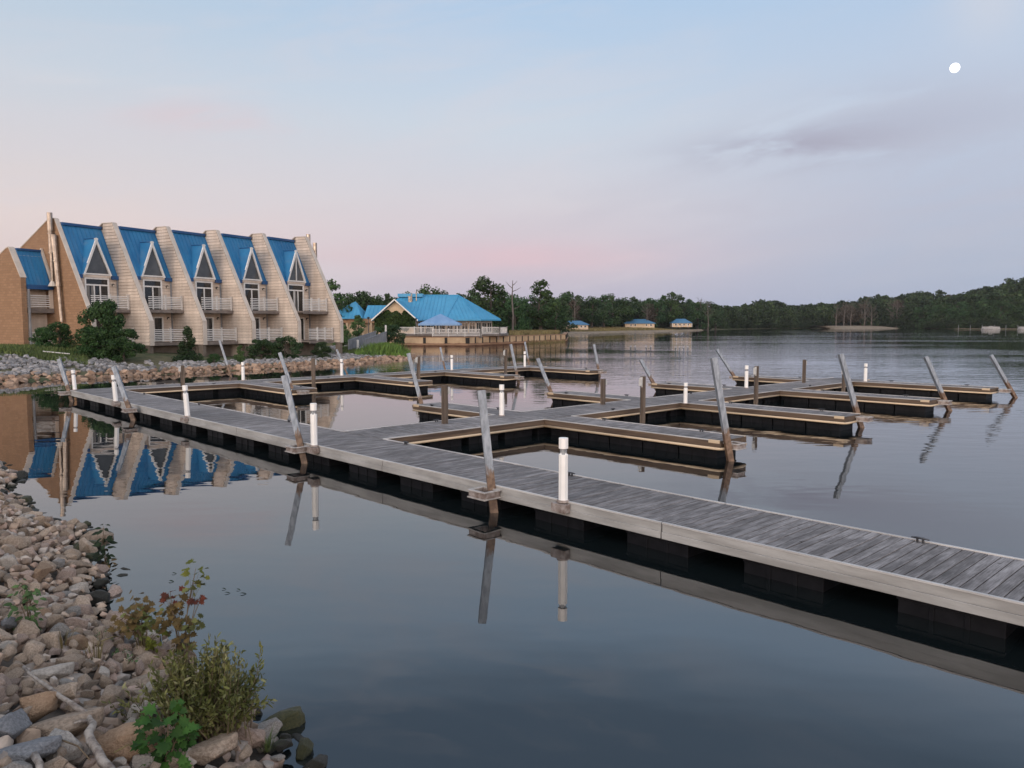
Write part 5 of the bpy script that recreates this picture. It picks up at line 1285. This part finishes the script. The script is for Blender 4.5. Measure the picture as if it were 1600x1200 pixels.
def riprap_mat():
    m, T, b = newmat('riprap_mixed'); tc = T.n('ShaderNodeTexCoord'); g = T.n('ShaderNodeNewGeometry'); sp = T.n('ShaderNodeSeparateXYZ'); T.set(sp, 0, (tc, 'Object'))
    c = T.ramp((g, 'Random Per Island'), [(0,(.20,.15,.12)),(.25,(.44,.33,.25)),(.45,(.42,.30,.245)),(.6,(.33,.295,.27)),(.75,(.52,.45,.39)),(.9,(.40,.295,.22)),(1,(.24,.18,.145))])
    nz = T.noise((tc, 'Object'), 9, 7, .6)
    c = T.mix(1.0, c, T.mix(T.smooth(nz, .3, .7), (.7,.68,.66,1), (1.25,1.22,1.2,1)), 'MULTIPLY')
    wet = T.smooth(T.math('ADD', (sp, 'Z'), T.math('MULTIPLY', T.math('SUBTRACT', nz, .5), .08)), .02, .10)
    T.set(b, 'Base Color', T.mix(wet, (.025,.025,.018,1), c)); b.inputs['Roughness'].default_value = .85
    bp = T.n('ShaderNodeBump'); T.set(bp, 'Height', nz); bp.inputs['Distance'].default_value = .012; T.set(b, 'Normal', bp); return m
M['riprap'] = riprap_mat()
tag(rock_stuff('riprap', [(q['x'], q['y'], q['z'], q['r']*1.15, rnd.uniform(0,6.28), rnd.uniform(-.5,.5)) for q in rest + under], M['riprap'], 10, 600, 1), 'smaller broken rocks filling the near bank between the larger ones', 'riprap', kind='stuff')

# ------------------------------------------------------------------ plants on the near bank
MAPLE = [(0,0),(.10,-.12),(.05,-.42),(.30,-.30),(.42,-.55),(.55,-.28),(.80,-.30),(.72,-.12),(1.0,0),(.72,.12),(.80,.30),(.55,.28),(.42,.55),(.30,.30),(.05,.42),(.10,.12)]
WILLOW = [(0,0),(.3,-.15),(.65,-.14),(1,0),(.65,.14),(.3,.15)]
OVATE = [(0,0),(.2,-.22),(.5,-.27),(.8,-.13),(1,0),(.8,.13),(.5,.27),(.2,.22)]
def leaves(name, items, leaf, mat, parent, fold=.18):
    """items: (base point, direction, up normal, size)"""
    V = []; Fc = []
    for p, d, n, s in items:
        d = d.normalized(); n = (n - d*n.dot(d)); n = n.normalized() if n.length > 1e-4 else Vector((0,0,1)); b = n.cross(d); o = len(V)
        for x, y in leaf: V.append(tuple(p + d*(x*s) + b*(y*s) + n*(abs(y)*s*fold - x*x*s*.18)))
        k = len(leaf); Fc.append(tuple(o+i for i in range(k)))
    me = bpy.data.meshes.new(name); me.from_pydata(V, [], Fc); me.materials.append(mat); return link(name, me, parent)
rp = random.Random(77)
def rv(s=1.0): return Vector((rp.uniform(-s,s), rp.uniform(-s,s), rp.uniform(-s,s)))
def px_m(p): return F/math.hypot(p.y, HCAM-p.z)
# willow like bush
def willow():
    base = hit_bank(322, 1150); S_ = 1/px_m(base); t = thing('willow_bush', 'olive green bush of upright narrow leaves on the bank beside the water', 'bush', base)
    st_ = MB(); A, B_ = [], []
    for i in range(210):
        b0 = Vector((rp.gauss(0, 26)*S_, rp.gauss(0, 16)*S_, -.04)); a = rp.uniform(0, 6.28); out = rp.random()**.7; h = rp.uniform(.62, 1.0)*(158 - 46*out)*S_
        off = Vector((math.cos(a)*out*78*S_, math.sin(a)*out*55*S_, 0)); side = math.cos(a)*out
        if side > .35: h *= .84
        pts = [b0 + off*(q**1.3) + Vector((0,0,h*q*(1-.10*q*out))) + rv(.006) for q in (0,.25,.5,.75,1)]
        st_.tube(pts, [.0045,.004,.003,.002,.001], 4, cap=False)
        for k in range(34):
            q = rp.uniform(.16, 1.0)**.8*4; j = min(3, int(q)); p = pts[j].lerp(pts[j+1], q-j) + rv(.012); up = (pts[j+1]-pts[j]).normalized()
            d = (up*rp.uniform(.5,1.3) + rv(.8)); (B_ if rp.random() < .18 else A).append((p, d, rv(), rp.uniform(.030, .060)))
    st_.build('stems', M['stem'], t); leaves('foliage', A, WILLOW, M['leaf_olive'], t); leaves('pale_foliage', B_, WILLOW, M['leaf_olivebright'], t)
willow()
def sapling(name, label, base_uv, tops, cat='sapling'):
    """tops: (u, v, spread px, leaf count, leaf size, material, leaf)"""
    base = hit_bank(*base_uv); S_ = 1/px_m(base); t = thing(name, label, cat, base); stm = MB(); by = {}
    for (u, v, sp_, n, ls, mt, lf) in tops:
        top = at(u, v, base.y + rp.uniform(-.06,.06)) - base; mid = top*.55 + Vector((rp.uniform(-.03,.03), 0, top.z*.06))
        stm.tube([(rp.uniform(-.02,.02), rp.uniform(-.02,.02), -.05), mid, top], [.006,.005,.002], 5, cap=False)
        for k in range(n):
            o = Vector((rp.gauss(0,.42), rp.gauss(0,.42), rp.gauss(0,.42)))*sp_*S_; o = o if o.length < sp_*S_ else o.normalized()*sp_*S_
            p = top + o - Vector((0,0,sp_*S_*.35)); d = Vector((o.x*2, o.y*2, -.25*sp_*S_)) + rv(.5*sp_*S_); nrm = Vector((rp.uniform(-.6,.6), -.45+rp.uniform(-.5,.3), .8))
            by.setdefault((mt, id(lf)), [lf, []])[1].append((p, d, nrm, ls*rp.uniform(.65,1.25)))
            if k % 3 == 0: stm.tube([top*.7 + o*.2, p], [.002,.001], 3, cap=False)
    stm.build('stem', M['stem'], t)
    for i, ((mt, _), (lf, it)) in enumerate(by.items()): leaves('foliage', it, lf, M[mt], t)
    return t
sapling('maple_sapling', 'bright green maple sapling at the bottom of the bank below the bush', (258,1196), [(262,1118,26,26,.085,'leaf_lime',MAPLE),(245,1140,24,20,.085,'leaf_lime',MAPLE),(272,1150,24,20,.085,'leaf_lime',MAPLE),(238,1162,18,12,.075,'leaf_lime',MAPLE),(262,1175,26,18,.08,'leaf_lime',MAPLE),(285,1140,12,6,.07,'leaf_lime',MAPLE)])
sapling('red_sapling', 'tall thin sapling with red and rusty drooping leaves beside the water', (286,1040), [(306,888,15,12,.075,'leaf_yellowgreen',MAPLE),(303,908,15,12,.08,'leaf_olive',MAPLE),(307,935,11,12,.07,'leaf_red',MAPLE),(270,938,24,26,.08,'leaf_rust',MAPLE),(272,962,24,28,.08,'leaf_rust',MAPLE),(266,925,14,10,.075,'leaf_red',MAPLE),(298,968,13,12,.07,'leaf_olive',MAPLE),(292,990,16,14,.07,'leaf_rust',MAPLE),(280,1005,20,14,.06,'leaf_rust',OVATE)])
sapling('rust_sapling', 'bushy rust and olive leaved sapling near the dark wet rocks', (222,1022), [(212,938,22,26,.07,'leaf_rust',MAPLE),(205,955,22,30,.07,'leaf_rust',MAPLE),(222,960,24,30,.07,'leaf_olive',MAPLE),(200,972,18,18,.06,'leaf_rust',MAPLE),(232,950,18,16,.07,'leaf_olive',MAPLE),(240,992,16,26,.065,'leaf_yellowgreen',MAPLE),(236,1004,14,14,.06,'leaf_yellowgreen',MAPLE),(215,985,16,14,.05,'leaf_olive',OVATE)])
sapling('waterside_weed', 'thin dark weed with drooping leaves at the water edge', (167,888), [(162,822,5,6,.09,'leaf_black',OVATE),(164,835,10,10,.10,'leaf_black',OVATE),(163,850,11,16,.10,'leaf_black',OVATE),(166,865,12,22,.10,'leaf_black',OVATE),(168,878,12,12,.09,'leaf_rust',WILLOW)], 'weed')
sapling('green_weed', 'loose green weed growing between rocks near the left picture edge', (42,985), [(36,915,14,18,.07,'leaf_weed',OVATE),(50,925,13,16,.07,'leaf_weed',OVATE),(32,945,15,20,.07,'leaf_weed',OVATE),(48,955,14,18,.07,'leaf_weed',OVATE),(38,972,14,16,.06,'leaf_weed',OVATE)], 'weed')
sapling('small_weed', 'small dull green weed between rocks left of the willow bush', (200,1035), [(195,1018,10,14,.035,'leaf_weed',WILLOW),(208,1024,10,14,.035,'leaf_weed',WILLOW),(186,1012,9,10,.035,'leaf_weed',WILLOW)], 'weed')
sapling('small_weed', 'little weed on pale rocks between the green weed and rust sapling', (160,1005), [(158,985,8,12,.035,'leaf_weed',WILLOW),(166,996,8,10,.03,'leaf_weed',WILLOW)], 'weed')
def tuft(name, lb, u, v, n, h, mat, spread=.10, cat='grass tuft'):
    base = hit_bank(u, v); m = MB()
    for i in range(n):
        a = rp.uniform(0, 6.28); q = rp.uniform(.1, 1); d = Vector((math.cos(a), math.sin(a), 0)); p = d*spread*q*.5; hh = h*rp.uniform(.55, 1.1); w = Vector((-d.y, d.x, 0))*.0035
        m1 = p + d*spread*.4*q + Vector((0,0,hh*.6)); e = p + d*spread*1.3*q + Vector((0,0,hh)); m.add([p-w, p+w, m1+w*.8, m1-w*.8, e], [(0,1,2,3),(3,2,4)])
    o = m.build(name, M[mat], loc=base, recalc=False); tag(o, lb, cat); return o
tuft('dry_grass_tuft', 'dry tan grass stems at the foot of the willow bush', 350, 1152, 60, .34, 'drygrass', .12)
tuft('grass_tuft', 'small green grass tuft at the lower end of the bank', 418, 1172, 45, .12, 'grass', .10)
tuft('dry_grass_tuft', 'dry grass stems under the rust leaved sapling', 222, 1022, 40, .22, 'drygrass', .10)
tuft('dry_grass_tuft', 'thin dry stalks between rocks left of the rust sapling', 150, 1040, 22, .25, 'drygrass', .14)
tuft('dry_grass_tuft', 'sparse dry stalks above the bleached branch', 98, 1012, 16, .22, 'drygrass', .12)
def driftwood():
    pts = [hit_bank(u, v, .10) for u, v in ((37,1046),(60,1066),(95,1093),(122,1112),(139,1124),(147,1137),(137,1150),(141,1164),(155,1182),(172,1206),(185,1235))]; o = pts[5].copy()
    P = [p-o+Vector((0,0,.02)) for p in pts]; Q = [P[0]]
    for a, c in zip(P[:-1], P[1:]): Q += [a.lerp(c, .5) + rv(.008), c + rv(.006)]
    n = len(Q); rad = [.011 + .017*min(1, i/(n*.7)) + rp.uniform(-.002,.003) for i in range(n)]
    t = thing('driftwood_branch', 'bleached crooked driftwood branch lying across the lower left rocks', 'branch', o)
    MB().tube(Q, rad, 10).build('branch', M['driftwood'], t, smooth=True)
    k = Q[9]; MB().tube([k, k+Vector((-.03,-.05,.03)), k+Vector((-.06,-.08,.03))], [.014,.011,.006], 6).build('broken_twig', M['driftwood'], t, smooth=True)
driftwood()
def stick(lb, pa, pb, r, mat='driftwood', lift=.09):
    a, c = hit_bank(*pa, lift), hit_bank(*pb, lift); m = (a+c)/2 + Vector((0,0,.015)); o = MB().tube([a-m, Vector((.01,.01,.01)), c-m], [r, r*.9, r*.5], 6).build('stick', M[mat], loc=m, smooth=True); tag(o, lb, 'stick', 'sticks on the near bank')
stick('short bleached stub of wood at the bottom left of the bank', (54,1180), (62,1225), .024)
stick('thin brown stick lying between rocks right of the branch stub', (90,1154), (145,1192), .006, 'stem'); stick('thin dry twig on the boulder left of the green sapling', (178,1176), (215,1166), .004, 'drygrass'); stick('thin pale twig pointing at the rust sapling', (158,1002), (194,996), .005, 'drygrass')
# floating leaves
fl = [((268,895),.05,'curled grey leaf floating by the red leaved sapling'), ((263,907),.06,'dark leaf floating just below the curled grey leaf'), ((346,919),.045,'leftmost tiny leaf floating on the open water'), ((350,926),.05,'curled leaf floating below the leftmost tiny one'), ((369,920),.045,'tiny leaf floating right of the leftmost ones'), ((374,927),.06,'curled leaf floating at the right of the little group')]
for (u, v), s, lb in fl:
    p = onz(u, v, .012); o = leaves('floating_leaf', [(Vector((0,0,0)), Vector((1, rp.uniform(-.4,.4), 0)), Vector((0,0,1)), s*1.6)], WILLOW, M['leaf_black'], None, .5); o.location = p; tag(o, lb, 'leaf', 'leaves floating on the water')

# ------------------------------------------------------------------ shrubs and grass at the hotel
HG = 'shrubs below the hotel'
def shrub(name, lb, u, vb, vt, Y, kind, i, wide, mat='leaf_shrub', cat='shrub', grp=HG, zb=None):
    p = at(u, 505, Y); g = hA1(p.x, p.y); top = at(u, vt, Y).z; z = g - .15
    t = thing(name, lb, cat, (p.x, Y, z), random.uniform(0,6.28), grp); h = (top - z)/.97; s = h/10; t.scale = (s*wide, s*wide, s)
    cr, tr = proto_f(kind, i, mat); link('stem', tr, t); link('foliage', cr, t); return t
PF = {}
def proto_f(kind, i, mat):
    if (kind, i, mat) not in PF:
        q = random.Random(900+i*13+len(kind)); bl = crown_blobs(kind, 10.0, q)
        if kind == 'cone': bl = [((q.gauss(0,.9))*(1.25-tt), (q.gauss(0,.9))*(1.25-tt), .7+9*tt, 1.35*(1.15-tt*.7)) for tt in [q.random() for _ in range(30)]] + [(0,0,9.3,.5)]
        C, Nn, S = blob_cloud(bl, 120, .40); PF[(kind, i, mat)] = (leaf_mesh('foliage', C, Nn, S, M[mat]), branch_mesh(10.0, q, M['bark'], top=.75))
    return PF[(kind, i, mat)]
shrub('large_bush', 'tallest bright green bush standing in front of the first hotel bay', 160, 568, 464, 56.5, 'low', 2, .84, 'leaf_shrub')
shrub('large_bush', 'broad lower bush at the foot of the tallest bush, right side', 190, 568, 514, 56, 'low', 1, 1.25, 'leaf_shrub')
shrub('large_bush', 'broad lower bush at the foot of the tallest bush, left side', 144, 568, 508, 56, 'low', 0, 1.15, 'leaf_shrub')
shrub('round_shrub', 'dark round shrub against the brick end wall, left of the tall bush', 92, 546, 503, 58, 'low', 0, 1.15, 'leaf_shrub'); shrub('round_shrub', 'lower dark shrub at the left below the side wing balcony', 66, 546, 512, 57.5, 'low', 1, 1.15, 'leaf_shrub')
shrub('cone_shrub', 'dark pointed shrub before the third hotel fin', 293, 562, 512, 60.0, 'cone', 0, 1.15, 'leaf_dark'); shrub('small_shrub', 'small green shrub on the rocks left of the rear pedestal', 374, 562, 540, 60.5, 'cone', 1, 1.3, 'leaf_weed')
shrub('dark_shrub', 'dark spreading shrub under the fourth hotel deck, left half', 408, 556, 528, 64.5, 'low', 2, 1.5, 'leaf_dark'); shrub('dark_shrub', 'dark spreading shrub under the fourth hotel deck, right half', 444, 556, 525, 65.5, 'low', 0, 1.4, 'leaf_dark')
shrub('dark_shrub', 'dark shrub in the shade under the last hotel deck', 502, 556, 535, 67, 'low', 1, 1.3, 'leaf_dark'); shrub('ground_shrub', 'low creeping plant on the grey rocks below the third fin', 333, 566, 553, 58.5, 'low', 1, 1.3, 'leaf_shrub')
RGp = 'plants in front of the restaurant'
shrub('dark_bush', 'dark green bush beside the pale pole before the gable wall', 613, 535, 505, 101, 'low', 2, 1.0, 'leaf_dark', 'bush', RGp); shrub('young_tree', 'bright green young tree before the left restaurant wing', 560, 528, 493, 108, 'tall', 0, 1.25, 'leaf_weed', 'tree', RGp); shrub('dark_bush', 'low dark bush left of the young tree at the hotel corner', 534, 524, 506, 105, 'low', 0, .9, 'leaf_weed', 'bush', RGp); shrub('dark_bush', 'low bush between the ramp and the gable wall', 591, 526, 512, 106, 'low', 1, .9, 'leaf_shrub', 'bush', RGp)
def blades(name, lb, pts, h, w, mat, cat, hf=hA1, kind='stuff'):
    V = []; Fc = []
    for (x, y) in pts:
        z = hf(x, y) - .05; hh = h*rp.uniform(.5, 1.15); a = rp.uniform(0, 6.28); dx, dy = math.cos(a)*w, math.sin(a)*w; lx, ly = rp.gauss(0, hh*.22), rp.gauss(0, hh*.22); o = len(V)
        V += [(x-dx,y-dy,z),(x+dx,y+dy,z),(x+lx*.5+dx*.7,y+ly*.5+dy*.7,z+hh*.6),(x+lx*.5-dx*.7,y+ly*.5-dy*.7,z+hh*.6),(x+lx,y+ly,z+hh)]; Fc += [(o,o+1,o+2,o+3),(o+3,o+2,o+4)]
    me = bpy.data.meshes.new(name); me.from_pydata(V, [], Fc); me.materials.append(M[mat]); tag(link(name, me), lb, cat, kind=kind)
def area(us, Ys, n): 
    out = []
    for _ in range(n):
        Y = rp.uniform(*Ys); u = rp.uniform(*us); p = at(u, 505, Y); out.append((p.x, p.y))
    return out
def clump(n):
    out = []
    for _ in range(n):
        q = min(1, abs(rp.gauss(0, .45))); a = rp.uniform(0, 6.28); u = 600 + 36*q*math.cos(a)*rp.uniform(.8,1.1); p = at(u, 505, 76.5 + 4.2*q*math.sin(a)); out.append((p.x, p.y))
    return out
blades('reeds', 'bright green reed clump on the tip of the hotel bank', clump(3600), 1.15, .05, 'reed', 'reeds')
blades('reeds', 'lower fringe of green reeds round the reed clump', area((556,640), (71.5,81), 2600), .62, .05, 'reed', 'reeds')
blades('bank_grass', 'green grass on the mound at the left of the hotel bank', area((-80,135), (52,62), 9000), .38, .035, 'grass', 'grass')
blades('bank_grass', 'low green grass between the hotel and the grey ramp', area((528,580), (74,92), 3500), .5, .04, 'grass', 'grass')
blades('meadow_grass', 'yellowish dry meadow grass behind the retaining wall', area((796,884), (124,165), 9000), .8, .06, 'drygrass', 'grass')
blades('shore_grass', 'yellow green grass strip before the far cottages', [(p.x, p.y) for p in (at(rp.uniform(886,1095), 505, rp.uniform(250,322)) for _ in range(15000))], .7, .09, 'drygrass', 'grass', hB1)

# ------------------------------------------------------------------ evening air
def haze(dens):
    m = bpy.data.materials.new('evening_haze'); m.use_nodes = True; nt = m.node_tree; nt.nodes.clear()
    v = nt.nodes.new('ShaderNodeVolumePrincipled'); v.inputs['Color'].default_value = (.80,.86,.95,1); v.inputs['Density'].default_value = dens; v.inputs['Anisotropy'].default_value = .0
    o = nt.nodes.new('ShaderNodeOutputMaterial'); nt.links.new(v.outputs[0], o.inputs['Volume'])
    tag(MB().box(-700, 1000, -60, 1100, -2.0, 95).build('haze', m), kind='stuff')
haze(.00007)
